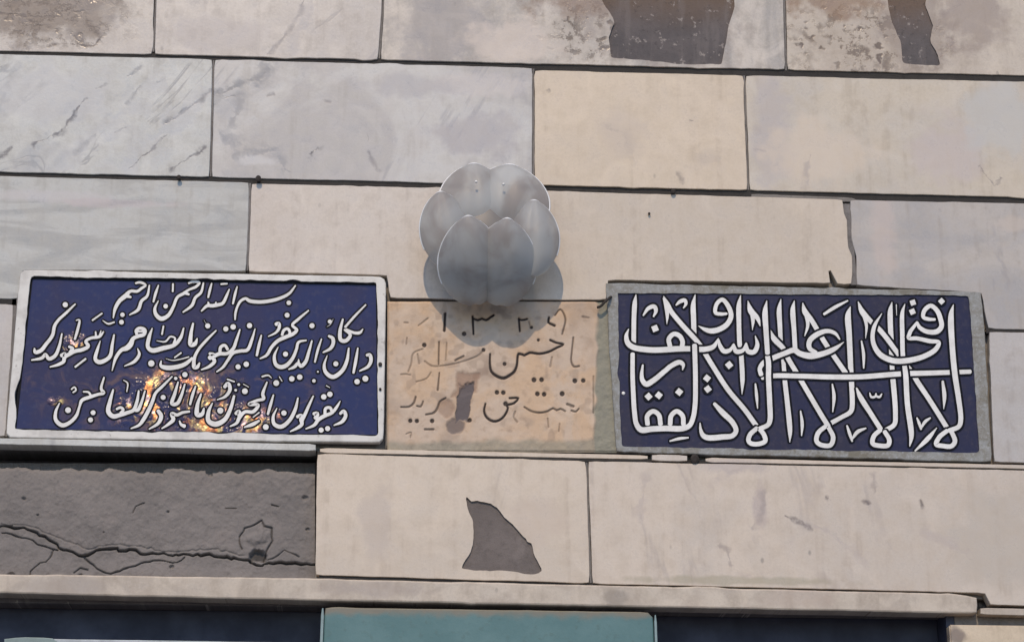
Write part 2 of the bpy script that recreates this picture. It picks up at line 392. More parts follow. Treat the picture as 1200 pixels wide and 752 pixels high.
m_ledge = marble('stone_ledge', (.42, .355, .30, 1), (.50, .43, .365, 1), 17, 8, lo=.42, hi=.58, fleck=.3, spots=[(80, 687, 60, 10, (.33, .28, .24, 1), .6), (720, 700, 14, 9, (.24, .20, .16, 1), .6), (440, 690, 60, 8, (.34, .28, .24, 1), .5), (930, 702, 40, 10, (.40, .32, .26, 1), .5)])
m_jamb = marble('stone_jamb', (.55, .45, .34, 1), (.60, .49, .37, 1), 18, 4, spots=[(1122, 745, 10, 10, (.16, .12, .10, 1), .8)])

# top course
slab([(-330, ya(-330) + GH), (183, ya(183) + GH), (178, yt(178) - GH), (-330, yt(-330) - GH)], m_s0a, .001, seed=1)
slab([(186, ya(186) + GH), (451, ya(451) + GH), (443, yt(443) - GH), (181, yt(181) - GH)], m_s0b, -.0005, seed=2)
slab([(454, ya(454) + GH), (917, ya(917) + GH), (920, yt(920) - GH), (446, yt(446) - GH)], m_s0c, 0., seed=3, holes=[
    ([(716, 68), (713, 44), (720, 24), (708, 6), (700, -14), (730, -30), (800, -38), (862, -30), (861, 8), (853, 34), (849, 56), (846, 76), (800, 75), (760, 71)], .006, CEM, 'dark grey cement patch where stone is broken away')])
slab([(920, ya(920) + GH), (1330, ya(1330) + GH), (1332, yt(1332) - GH), (923, yt(923) - GH)], m_s0d, .0008, seed=4, holes=[
    ([(1058, 74), (1056, 50), (1047, 30), (1041, 8), (1040, -20), (1062, -26), (1090, -22), (1084, 6), (1094, 30), (1090, 48), (1098, 62), (1102, 77), (1080, 76)], .004, CEM, 'narrow dark cement patch in pitted stone')])
slab([(1334, ya(1334) + GH), (1620, ya(1620) + GH), (1622, yt(1622) - GH), (1336, yt(1336) - GH)], m_s0e, 0, seed=5)
# second course
slab([(-330, yt(-330) + GH), (249, yt(249) + GH), (245.5, y2(245) - GH), (-330, y2(-330) - GH)], m_s1a, .0, seed=6, label='white marble slab with grey diagonal veins')
slab([(251.5, yt(251) + GH), (624, yt(624) + GH + .8), (624, y2(624) - GH), (248, y2(248) - GH)], m_s1b, .001, seed=7)
slab([(626.5, yt(626) + GH + 4), (871, yt(871) + GH + 4), (876, y2(876) - GH), (626.5, y2(626) - GH)], m_s1c, -.001, seed=8, label='warm beige stone slab')
slab([(873.8, yt(873) + GH + 4), (1410, yt(1410) + GH + 3), (1412, y2(1412) - GH), (878.5, y2(878) - GH)], m_s1d, .0, seed=9)
slab([(1413, yt(1413) + GH), (1620, yt(1620) + GH), (1622, y2(1622) - GH), (1415, y2(1415) - GH)], m_s2b, .001, seed=10)
# third course, cut round the signs
slab([(-330, y2(-330) + GH), (292, y2(292) + GH + .5), (288.5, 317.5), (26, 316), (21, 350), (-330, 338)], m_s2a, .002, seed=11, label='grey marble slab with streaky level bands')
slab([(294.5, y2(294) + GH + 2), (574.5, y2(574) + GH + 2), (574.5, 351), (457, 349), (454, 322), (291, 318)], m_s2b, .001, seed=12)
slab([(576.5, y2(576) + GH + 2), (988, y2(988) + GH + 4), (989, 250), (993, 258), (994, 290), (999, 300), (998.5, 333), (981, 333), (974, 316), (970, 317), (974, 332), (712, 328), (711, 351), (576.5, 351)], m_s2c, .0, seed=13, jit=.7)
slab([(996, y2(996) + GH + 4), (1500, y2(1500) + GH + 2), (1504, 395), (1158, 384.5), (1151, 343), (1004, 334), (1004, 300), (998, 280), (998, 255)], m_s2d, .0015, seed=14, jit=.8)
slab([(-330, 343), (16, 356), (6, 511), (-330, 500)], m_s3, .002, seed=15)
slab([(1159, 388), (1504, 399), (1510, 550), (1165, 541)], m_s3, .001, seed=16)
slab([(1503, y2(1503) + GH + 2), (1620, y2(1620) + GH + 2), (1630, 551), (1513, 549)], m_s2d, .0, seed=18)
# thin levelling strips under the signs
slab([(-330, 508), (371, 521.5), (371, 529.5), (-330, 514.5)], m_s1a, -.0105, seed=19, name='stone_strip', jit=.3, thick=.05)
slab([(374, 524.5), (760, 533), (760, 538), (374, 530)], m_s4a, .001, seed=20, name='stone_strip', jit=.4)
slab([(826, 536), (1160, 543.5), (1510, 553), (1510, 557), (1160, 548), (826, 541)], m_s4b, .0005, seed=21, name='stone_strip', jit=.4)
slab([(763, 532.5), (806, 533.5), (806, 541), (763, 540)], m_s2b, -.004, seed=22, name='tile_offcut', label='small white offcut of tile', jit=.2)
# fourth course
slab([(371.5, 531.5), (686.5, 540), (691, 683), (369.5, 673.5)], m_s4a, .0, seed=23, holes=[
    ([(540, 666), (553, 642), (555, 626), (554, 608), (548, 596), (545.5, 581), (548, 582), (552, 588), (563, 587), (579, 592), (591, 606), (601, 614), (618, 634), (627, 652), (636, 669), (626, 673), (600, 669), (570, 668)], .005, CEM2, 'fin shaped grey hole broken into cream slab')])
slab([(689, 540), (822, 543), (1160, 550), (1510, 559), (1520, 716), (1160, 708.5), (1155, 694.5), (694, 683.5)], m_s4b, -.001, seed=24)
slab([(1513, 552), (1630, 556), (1640, 720), (1523, 717)], m_s4a, .0, seed=25)
# ledge over the opening
slab([(-330, 668), (368, 677.5), (1120, 695.8), (1145, 699.5), (1145, 719), (372, 703.8), (-330, 688)], m_ledge, -.006, seed=26, name='ledge', label='long narrow beige ledge over the dark opening', bev=.004, thick=.055)
slab([(1148, 711.5), (1520, 720), (1520, 728), (1148, 719.5)], m_ledge, -.001, seed=27, name='stone_strip', jit=.3)
# upper extra course and sides beyond the picture
for i, (a, b, mm) in enumerate([(-330, 60, m_s1a), (63, 420, m_s0b), (423, 700, m_s1c), (703, 1130, m_s1d), (1133, 1620, m_s2c)]):
    slab([(a, yb(a) + GH), (b, yb(b) + GH), (b, ya(b) - GH), (a, ya(a) - GH)], mm, .0005 * i, seed=40 + i)
# jambs to the ground
def jamb(x0, x1):
    y_ = [723, 880, 1040, 1200, 1360, 1520, 1700, 1900]
    for i in range(len(y_) - 1):
        a, b = y_[i], y_[i + 1]
        lo = P(x0, b); hi = P(x1, a)
        X0 = P(x0, 723).x; X1 = P(x1, 723).x
        me = bpy.data.meshes.new('stone_slab')
        z0 = max(.003, P(600, b - 2).z); z1 = P(600, a + (8 if x0 < 0 else 0) + 0).z
        if z1 - z0 < .05: continue
        box('stone_slab', (X0, .001 * (i % 2), z0), (X1, .03, z1 - .004), m_jamb if i % 2 == 0 else m_s4a, WALL, .003)
jamb(1112, 1640); jamb(-330, -140)

# masonry core behind the slabs, with the door opening left free
XL, XR = P(-330, 300).x, P(1640, 300).x
ZT, ZO = P(600, -198).z, P(600, 700).z - .004
OL, OR_ = P(-140, 723).x, P(1112, 723).x
ZM = P(185, 522).z                       # top of the hole on the left
XH = P(368, 600).x
box('masonry', (XL, .024, ZM), (XR, .45, ZT), MORTAR, WALL)
box('masonry', (XH + .006, .024, ZO + .02), (XR, .45, ZM - .001), MORTAR, WALL)
box('masonry', (XL, .15, ZO + .02), (XH + .005, .45, ZM - .001), MORTAR, WALL)
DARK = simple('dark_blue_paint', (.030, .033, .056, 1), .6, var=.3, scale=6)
box('lintel', (XL, .05, ZO - .012), (XR, .45, ZO + .019), CEM, WALL)
box('masonry', (OR_ + .021, .032, .002), (XR, .45, ZO - .013), MORTAR, WALL)
box('masonry', (XL, .032, .002), (OL, .45, ZO - .013), MORTAR, WALL)
# the room behind the opening
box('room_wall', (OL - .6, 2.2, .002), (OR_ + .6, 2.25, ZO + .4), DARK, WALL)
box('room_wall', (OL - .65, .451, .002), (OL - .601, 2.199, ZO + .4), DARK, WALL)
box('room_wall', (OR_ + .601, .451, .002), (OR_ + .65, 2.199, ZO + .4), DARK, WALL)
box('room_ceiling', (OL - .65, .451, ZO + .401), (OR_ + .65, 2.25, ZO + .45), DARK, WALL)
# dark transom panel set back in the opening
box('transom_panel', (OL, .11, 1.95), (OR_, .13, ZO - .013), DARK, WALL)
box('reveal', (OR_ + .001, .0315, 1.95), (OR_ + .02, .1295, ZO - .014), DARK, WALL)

def vjoint(pts, wd=2.2, y=.0035):
    a, b = P(*pts[0], 0), P(*pts[1], 0); h = wd * .001
    me = mesh('mortar_joint', [(a.x - h, y, a.z), (a.x + h, y, a.z), (b.x + h, y, b.z), (b.x - h, y, b.z),
                               (a.x - h, y + .018, a.z), (a.x + h, y + .018, a.z), (b.x + h, y + .018, b.z), (b.x - h, y + .018, b.z)],
              [(0, 1, 2, 3), (4, 5, 1, 0), (3, 2, 6, 7), (1, 5, 6, 2), (0, 3, 7, 4)])
    fix_normals(me); link('mortar_joint', me, MORTAR_D, WALL)
MORTAR_D = cement('mortar_joint_grey', (.20, .185, .175, 1), .5)
for a, b in [((184.5, -40), (179.5, 60)), ((452, -40), (444.5, 68)), ((918.5, -40), (921.5, 82)), ((250.2, 70), (246.7, 206)),
             ((625.2, 80), (625.2, 215)), ((872.4, 88), (877.2, 222)), ((293, 214), (289.8, 316)), ((687.7, 541), (692.5, 682)),
             ((575.5, 222), (575.5, 350)), ((1332, -20), (1334, 90)), ((1411, 98), (1413, 235))]:
    vjoint((a, b))
vjoint(((992, 238), (1001, 333)), 9, .004)
DIRT = cement('dirty_joint', (.035, .031, .028, 1), .5)
def ljoint(pts, hw, y=.0045):
    top = [P(x_, y_ - hw) for x_, y_ in pts]; bot = [P(x_, y_ + hw) for x_, y_ in pts]; k = len(pts)
    me = mesh('mortar_joint', [(q.x, y, q.z) for q in top + bot] + [(q.x, y + .018, q.z) for q in top + bot],
              [(i, i + 1, k + i + 1, k + i) for i in range(k - 1)] + [(k + i, k + i + 1, 3 * k + i + 1, 3 * k + i) for i in range(k - 1)] + [(i + 1, i, 2 * k + i, 2 * k + i + 1) for i in range(k - 1)])
    fix_normals(me); link('mortar_joint', me, DIRT, WALL)
def yline(f, off=0.): return [(x_, f(x_) + off) for x_ in range(-330, 1621, 150)]
ljoint(yline(yt, .8), 5.5); ljoint(yline(y2, .8), 5.5); ljoint(yline(ya), 4)
ljoint([(374, 675.5), (692, 684), (1118, 694.8)], 3.5); ljoint([(453, 524.5), (760, 531.5)], 4, .010); ljoint([(372, 530.5), (760, 539.5), (1160, 549), (1510, 558)], 2.5, .003)
ljoint([(-330, 341), (19, 353)], 4, .004); ljoint([(1156, 386.3), (1504, 397)], 3, .004)
# grout smears that fill parts of the level joints
def smear(pts, y, seed, mat=None):
    slab(pts, mat or MORTAR, y, .02, .001, seed=seed, name='grout_smear', jit=1.2)
smear([(880, 226), (1000, 231), (1010, 236), (940, 235), (880, 232)], .004, 60)
smear([(0, 62), (120, 65), (120, 67.5), (0, 65)], .006, 61)
smear([(14, 346), (27, 318), (15, 513), (3, 511), (8, 430)], .004, 62, MORTAR_D)

# ------------------------------------------------------------------ broken concrete in the hole
def seg_dist(X, Y, pts):
    d = np.full(X.shape, 1e9)
    for (x0, y0), (x1, y1) in zip(pts[:-1], pts[1:]):
        dx, dy = x1 - x0, y1 - y0; L = dx * dx + dy * dy + 1e-9
        t = np.clip(((X - x0) * dx + (Y - y0) * dy) / L, 0, 1)
        d = np.minimum(d, np.hypot(X - x0 - t * dx, Y - y0 - t * dy))
    return d

_G = np.random.RandomState(5).rand(256, 256)
def vnoise(X, Y, s):
    x, y = X / s, Y / s
    xi, yi = np.floor(x).astype(int), np.floor(y).astype(int)
    u, v = x - xi, y - yi; u = u * u * (3 - 2 * u); v = v * v * (3 - 2 * v)
    g = lambda a, b: _G[a % 256, b % 256]
    return (g(xi, yi) * (1 - u) + g(xi + 1, yi) * u) * (1 - v) + (g(xi, yi + 1) * (1 - u) + g(xi + 1, yi + 1) * u) * v
def fbm(X, Y, s, o=4):
    return sum(vnoise(X + 17.3 * i, Y - 9.1 * i, s / 2 ** i) / 2 ** i for i in range(o)) / 2 - .47

def smooth(d, a, b):
    t = np.clip((d - a) / (b - a), 0, 1); return t * t * (3 - 2 * t)

def relief(name, xs, ys, depth, mat, parent, y0, attrs=None, keep=None):
    """grid in photo px over the wall; depth in metres into the wall"""
    X, Y = np.meshgrid(xs, ys)
    nx, ny = len(xs), len(ys)
    # unproject all
    Rm = np.array(ROT); dirs = np.stack([(X - 600) / F_PX, -(Y - 376) / F_PX, -np.ones_like(X)], -1) @ Rm.T
    t = -CAMP.y / dirs[..., 1]
    co = np.array(CAMP) + dirs * t[..., None]
    co[..., 1] = y0 + depth
    idx = np.arange(nx * ny).reshape(ny, nx)
    q = np.stack([idx[1:, :-1], idx[1:, 1:], idx[:-1, 1:], idx[:-1, :-1]], -1).reshape(-1, 4)
    if keep is not None:
        k = keep.reshape(-1); q = q[k[q].all(1)]
    me = bpy.data.meshes.new(name)
    me.vertices.add(nx * ny); me.vertices.foreach_set('co', co.reshape(-1).astype(np.float32))
    me.loops.add(q.size); me.loops.foreach_set('vertex_index', q.reshape(-1).astype(np.int32))
    me.polygons.add(len(q)); me.polygons.foreach_set('loop_start', np.arange(0, q.size, 4, dtype=np.int32))
    me.polygons.foreach_set('use_smooth', np.ones(len(q), dtype=bool))
    me.update(calc_edges=True); me.validate()
    for an, av in (attrs or {}).items():
        a = me.attributes.new(an, 'FLOAT', 'POINT'); a.data.foreach_set('value', av.reshape(-1).astype(np.float32))
    return link(name, me, mat, parent)

def wob(pts, amp, seed, step=5):
    rnd = random.Random(seed); out = [pts[0]]
    for a, b in zip(pts[:-1], pts[1:]):
        k = max(1, int(math.hypot(b[0] - a[0], b[1] - a[1]) / step))
        for j in range(1, k + 1):
            t = j / k; o = amp if j < k else 0
            out.append((a[0] + (b[0] - a[0]) * t + rnd.uniform(-o, o), a[1] + (b[1] - a[1]) * t + rnd.uniform(-o, o)))
    return out

def concrete():
    xs = np.concatenate([np.arange(-330, -6, 3.), np.arange(-6, 369.6, .85)]); ys = np.arange(532, 681, .8)
    X, Y = np.meshgrid(xs, ys)
    d = fbm(X, Y, 60) * .010 + fbm(X + 90, Y, 9) * .0045 + fbm(X, Y + 50, 3, 2) * .0022
    # flakes: the skin over the crack stands proud, below it the surface is set back
    crack = wob([(-330, 600), (-150, 607), (0, 613), (30, 617), (55, 629), (72, 641), (95, 648), (118, 640), (150, 640), (168, 646), (205, 646), (240, 646), (265, 649), (285, 653), (300, 659), (325, 656), (369, 658)], 2.0, 3)
    c2 = wob([(0, 621), (28, 627), (52, 637), (66, 641)], 1.7, 4)
    c3 = wob([(60, 641), (56, 651), (42, 659), (34, 666), (32, 676)], 1.7, 5)
    c4 = wob([(97, 650), (112, 663), (128, 669), (150, 661), (168, 655), (190, 653), (207, 655), (215, 649)], 1.7, 6)
    c5 = wob([(85, 668), (92, 662), (101, 664)], .8, 7)
    c6 = wob([(283, 640), (280, 625), (286, 615), (294, 613), (306, 606), (309, 613), (318, 615), (319, 630), (312, 642), (308, 655)], 1.7, 8)
    c7 = wob([(310, 655), (325, 648), (333, 641), (350, 649)], 1.7, 9)
    c8 = wob([(154, 598), (158, 590), (168, 586)], .8, 10)
    c9 = wob([(318, 588), (326, 590)], .6, 11); c10 = wob([(263, 592), (276, 592)], .6, 12)
    w_ = .5 + .9 * vnoise(X, Y, 14); crk = np.zeros_like(X)
    for pts, k, dep in [(crack, 1.0, .013), (c2, .7, .007), (c3, .7, .006), (c4, .85, .007), (c5, .8, .005), (c6, .8, .006), (c7, .6, .005), (c8, .5, .006), (c9, .7, .007), (c10, .5, .005)]:
        dd = seg_dist(X, Y, pts)
        d += dep * np.exp(-(dd / (w_ * k)) ** 2); crk = np.maximum(crk, np.exp(-(dd / (w_ * k * .9)) ** 2) * min(1, .35 + k * .6))
    # second edge of the flaked band above the crack
    band = wob([(0, 611), (40, 615), (70, 628), (100, 640), (130, 635), (160, 637), (200, 643), (255, 640), (285, 648)], 2.0, 13)
    d += .003 * np.exp(-(seg_dist(X, Y, band) / .9) ** 2)
    yc = np.interp(X[0], [p[0] for p in crack], [p[1] for p in crack])[None, :]
    d += .004 * smooth(Y - yc, -1, 2) * (1 - smooth(Y - yc, 10, 26))
    hole = np.hypot((X - 300) / 12, (Y - 649) / 10) + fbm(X, Y, 10, 5) * 1.5
    d += .013 * (1 - smooth(hole, .6, 1.05)); crk = np.maximum(crk, .8 * (1 - smooth(hole, .45, .9)))
    lump = np.hypot((X - 301) / 15, (Y - 627) / 10) + fbm(X, Y, 9, 5) * 1.2
    d -= .007 * (1 - smooth(lump, .3, 1.1))
    for (cx, cy, r_) in [(26, 581, 4), (357, 580, 5), (361, 617, 3), (196, 596, 3), (200, 661, 4), (92, 671, 4), (12, 671, 6), (246, 553, 3), (42, 600, 2.5), (120, 620, 2)]:
        d += .006 * (1 - smooth(np.hypot(X - cx, (Y - cy) * 1.3) + fbm(X, Y, 5) * 4, r_ * .4, r_))
    topy = 544 + 12 * X / 369 * .6 + fbm(X, X * 0 + 3, 26) * 11 + fbm(X, X * 0 + 8, 9) * 6 + np.where((X > 297) & (X < 325), -5 * np.sin((X - 297) / 28 * np.pi), 0) + np.where((X > 190) & (X < 240), -3, 0)
    edge = Y - topy
    d += .05 * (1 - smooth(edge, -2.2, .6)) + .004 * (1 - smooth(edge, 0, 5))
    keep = np.ones(X.shape, bool)
    n = N('concrete_broken'); v = n.map()
    a = n.noise(v, 5, 6, .6); b = n.noise(v, 38, 6, .7); c = n.noise(v, 300, 3, .6)
    col = n.mix(n.rng(a, .35, .65), (.205, .185, .172, 1), (.172, .156, .146, 1))
    col = n.mix(n.rng(b, .52, .75, 0, .4), col, (.10, .09, .083, 1))
    col = n.mix(n.rng(n.noise(v, 16, 4, .6), .55, .75, 0, .4), col, (.215, .185, .168, 1))
    col = n.mix(n.rng(c, .6, .8, 0, .25), col, (.08, .075, .07, 1))
    col = n.mix(n.attr('crack'), col, (.03, .027, .025, 1))
    m = n.done(col, .92, n.bump(n.math('ADD', b, n.math('MULTIPLY', c, .4)), .5, .003))
    o = relief('concrete_infill', xs, ys, d, m, WALL, .026, dict(crack=crk), keep=keep)
    o['label'] = 'grey cracked concrete in the hole left by a missing slab'
concrete()

# ------------------------------------------------------------------ lettering
CROP = {'': (0, 0, 1), 'P': (120, 320, 10), 'Q': (230, 320, 10), 'R': (30, 350, 8.358), 'S': (140, 360, 8.358), 'T': (230, 360, 8.358),
        'U': (330, 350, 7.52), 'W': (50, 425, 8.358), 'X': (150, 425, 8.358), 'Y': (220, 425, 8.358), 'Z': (310, 425, 8.358)}
def parse(line):
    """'P: x,y,w x,y,w | S: x,y,w ...' -> smooth list of (x, y, w) in photo px; 'dot' marks give one point"""
    pts = []
    for chunk in line.split('|'):
        key, _, body = chunk.rpartition(':')
        ox, oy, s = CROP[key.strip()]
        for tok in body.split():
            a = [float(q) for q in tok.split(',')]
            pts.append((ox + a[0] / s, oy + a[1] / s, a[2]))
    return pts

def spline(pts, step=1.2):
    if len(pts) < 3:
        a, b = np.array(pts[0]), np.array(pts[-1])
        k = max(2, int(np.hypot(*(b - a)[:2]) / step)); return [tuple(a + (b - a) * i / k) for i in range(k + 1)]
    p = [np.array(q) for q in pts]; p = [2 * p[0] - p[1]] + p + [2 * p[-1] - p[-2]]
    out = []
    for i in range(1, len(p) - 2):
        p0, p1, p2, p3 = p[i - 1], p[i], p[i + 1], p[i + 2]
        k = max(2, int(np.hypot(*(p2 - p1)[:2]) / step))
        d01, d12, d23 = (max(.3, np.hypot(*(b - a)[:2]) ** .5) for a, b in ((p0, p1), (p1, p2), (p2, p3)))
        for j in range(k):
            t = j / k
            m1 = d12 * ((p1 - p0) / d01 - (p2 - p0) / (d01 + d12) + (p2 - p1) / d12)
            m2 = d12 * ((p2 - p1) / d12 - (p3 - p1) / (d12 + d23) + (p3 - p2) / d23)
            out.append(tuple((2 * t**3 - 3 * t**2 + 1) * p1 + (t**3 - 2 * t**2 + t) * m1 + (-2 * t**3 + 3 * t**2) * p2 + (t**3 - t**2) * m2))
    out.append(tuple(p[-2])); return out

class Ink:
    def __init__(s): s.v, s.f = [], []
    def add(s, px, y):
        k = len(s.v); s.v += [(q.x, y, q.z) for q in (P(a, b) for a, b in px)]; return k
    def ribbon(s, pts, y, grow=0., cap=True):
        c = spline(pts); n_ = len(c)
        xy = np.array([q[:2] for q in c]); wd = np.maximum(.5, np.array([q[2] for q in c])) / 2 + grow
        tn = np.gradient(xy, axis=0); tn /= np.maximum(1e-6, np.hypot(tn[:, 0], tn[:, 1]))[:, None]
        nr = np.stack([-tn[:, 1], tn[:, 0]], 1)
        L, Rr = xy + nr * wd[:, None], xy - nr * wd[:, None]
        k = s.add([tuple(q) for q in L] + [tuple(q) for q in Rr], y)
        s.f += [(k + i, k + i + 1, k + n_ + i + 1, k + n_ + i) for i in range(n_ - 1)]
        dy = 3e-6
        for i, sg in ((0, -1), (n_ - 1, 1)):                     # rounded ends
            cap_ = []
            a0 = math.atan2(nr[i][1], nr[i][0])
            for j in range(7):
                a = a0 - sg * math.pi * j / 6
                q = xy[i] + np.array([math.cos(a), math.sin(a)]) * wd[i]
                q = q + tn[i] * sg * 0
                # squash the cap so that pen ends stay blunt
                e = q - xy[i]; al = e @ tn[i]; e = e - tn[i] * al * (.45 if grow == 0 else .35)
                cap_.append(tuple(xy[i] + e))
            kk = s.add(cap_, y); s.f.append(tuple(range(kk, kk + 7)))
    def dot(s, x, y_, r, y, grow=0., sides=14, rot=0., sq=0.):
        q = []
        for j in range(sides):
            a = 2 * math.pi * j / sides + rot
            rr = (r + grow) * (1 - sq + sq / max(abs(math.cos(a)) + abs(math.sin(a)), .1) * 1.15)
            q.append((x + math.cos(a) * rr, y_ + math.sin(a) * rr))
        k = s.add(q, y); s.f.append(tuple(range(k, k + sides)))
    def build(s, name, mat, parent):
        me = mesh(name, s.v, s.f)
        bm = bmesh.new(); bm.from_mesh(me)
        for f in bm.faces:
            f.normal_update()
            if f.normal.y > 0: f.normal_flip()
        bm.to_mesh(me); bm.free()
        return link(name, me, mat, parent)

def ring_frame(parent, outer, inner, mat, y0, name, seed, thick=.03, bev=.002, jit=.5):
    slab(outer, mat, y0, thick, bev, holes=[(inner, thick, None, None)], seed=seed, name=name, jit=jit, parent=parent)

# ------------------------------------------------------------------ left sign: navy enamel with white Nastaliq writing
L1 = '''Q: 1163,148,2.5 1090,240,4 980,297,4.6 850,330,5 720,340,5 620,325,5 580,300,4.2 520,330,4 480,400,3.6 460,470,3.6 455,548,2.6
Q: 480,160,2.4 455,250,3.8 430,362,3
Q: 388,192,2.4 355,270,4 310,355,4.6 250,375,5 190,385,5 130,385,4.6 60,447,2.6
Q: 232,340,2 228,375,4.5
Q: 140,342,2.6 148,382,4.6
Q: 290,132,3 362,125,3
Q: 182,122,2.4 160,200,3.8 140,288,3
P: 1185,118,2.8 1155,230,4 1090,290,4.2 1050,380,4.4 945,460,2.6
P: 1010,122,3 1060,103,4 1138,115,3.6 1100,160,4 1010,200,3.6 955,240,4.4 880,285,4.2 830,400,4.4 770,500,5.2 690,536,6 630,490,5.2 615,420,4.2 657,325,1.8
P: 960,232,5 1015,252,3.4
P: 828,128,3 825,218,3
P: 658,145,2.4 625,240,4 598,340,3
P: 552,145,2.6 525,270,4 460,330,4.4 420,430,4.6 318,492,2.2
P: 390,122,3 440,110,4 508,145,3.4 460,180,4 410,215,4.2 330,215,4.4 270,270,6 200,330,5.4 150,420,4.6 128,528,2.2
P: 275,265,6 335,285,3.2'''
D1 = '''Q 1085,350,3.1
P 742,390,3.1
P 238,495,3
P 222,575,3.2'''
L2 = '''U: 742,55,2.6 640,160,3.6 560,252,3.6
U: 540,182,3 515,290,5 522,365,5.4 565,372,5.4 605,320,4.6 555,275,3.4
U: 570,270,3 640,302,4.2 690,300,4.2 717,268,2
U: 750,500,4 775,495,5 788,540,5 765,595,4.6 688,638,2.6
U: 672,436,2.6 655,540,4.4 633,655,3.6
U: 592,436,2.8 575,550,4.8 530,640,5.4 450,690,5.8 390,650,5.2 375,590,4.2 402,502,1.8
U: 415,330,3.6 450,350,5 455,395,5 430,440,4.6 365,475,2.6
U: 398,250,1.2 430,228,1.6 455,180,1.2
U: 352,356,2.4 320,450,3.8 293,560,3
U: 267,372,2.8 240,470,4.2 210,560,5 170,595,5.2 145,570,4.4 115,600,4.6 62,624,2.4
U: 150,535,2 150,580,5
U: 218,368,2.6 150,385,4 130,450,4.2 95,530,4.8 40,590,5.6 -10,603,5.8 | T: 780,562,5.2 765,480,4.2 802,392,1.8
U: 238,106,2.6 150,180,4 95,235,4 125,265,4.2 | T: 985,225,4.6 950,262,5 880,292,5.2 800,330,5 740,390,4.6 690,470,4.2 625,505,2.4
T: 840,275,4 858,228,4.2 895,212,4.2 918,252,4 900,285,4
T: 780,170,5 808,160,5 812,205,4.4 780,250,3.6 705,288,2
T: 638,275,2.6 615,370,4.2 593,475,3.6
T: 577,212,2 545,320,4.2 500,420,4.8 430,430,4.8 360,450,4.8 310,520,4.2 260,590,3.8 200,634,2.4
T: 428,220,2.6 395,320,4.2 360,410,4.8 300,455,4.8 225,458,5.2 165,495,5.2 180,530,5 130,580,4.4 50,614,2.4
T: 232,450,4.4 240,392,4.6 280,375,4.4 308,415,4.2
T: 130,455,4 170,470,6 130,500,6
T: 195,230,2.6 100,325,4 20,420,4.2 | S: 735,500,4.6 735,590,5.6 765,585,5 785,545,2.6
S: 715,500,4 640,560,5.6 540,590,6.2 450,592,6.2 405,572,4.4 410,525,2.2
S: 540,495,2.6 605,448,2.8
S: 455,505,1.4 520,522,2 600,510,2.2 680,488,2.4
S: 828,128,1.2 852,165,1.2
S: 722,160,3.2 700,270,5 700,368,6.2 740,360,5.6 762,308,2.4
S: 630,205,2.6 600,300,4.6 540,370,5.2 430,402,6.2 320,424,6.2 280,392,5.4 290,300,5.2 322,208,2.2
S: 365,330,1.6 450,338,2.8 500,290,3 545,305,3 535,355,4
S: 432,186,2.8 417,268,3
S: 170,265,4.2 165,230,4.6 200,207,4.6 248,225,5.2 240,268,5.2 185,285,5.2 135,310,5.4 110,365,7 75,400,7 | R: 940,505,5.2 885,580,4.6 848,706,2
S: 165,235,4 205,240,3 245,235,4
S: 178,405,1.8 195,460,4.2 150,530,4.6 50,578,2
R: 868,355,2.8 850,450,4.2 830,560,5.2 790,600,5.4 720,622,6 685,595,5.2 705,500,4.2 733,415,1.8
R: 655,214,3 750,146,2.8
R: 755,215,1.6 810,248,3 870,232,2.8
R: 765,325,2.6 725,372,4.2 640,388,4.2 590,420,4.4 615,465,5 560,500,5.2 490,515,5.2 430,545,5.2 380,580,5.2 375,615,5 325,645,4.4 240,670,2.4
R: 687,325,2.6 690,370,3.2
R: 740,315,2 725,365,3
R: 425,470,3.6 460,490,5 440,530,5.4
R: 350,560,5 385,545,6 380,590,5
R: 495,215,2 527,210,3 510,310,4.2 483,400,3.4
R: 487,670,3.2 590,590,3.2
R: 357,345,2.6 330,470,4.2 290,560,5 230,590,5.2 195,545,4.2 165,580,4.6 60,603,2.6
R: 488,55,2.6 400,140,4 320,215,4.2 285,270,4.6 265,360,4.8 200,450,5 150,510,5.4 95,525,5 88,488,2.6'''
D2 = '''U 478,575,3.4
U 665,732,3.6
U 738,706,3.9
U 425,203,2.8
U 268,240,3.4
U 35,490,3.4
U 90,707,3.6
U 160,692,3.6
U 320,645,1.5
U 285,725,2.5
T 890,80,3.3
T 522,182,3.5
T 410,585,3.4
T 490,560,3.6
T 290,215,3.4
T 362,195,3.6
S 865,185,3.4
S 313,552,4.1
R 950,160,3
R 940,232,3.2
R 390,62,3.5'''
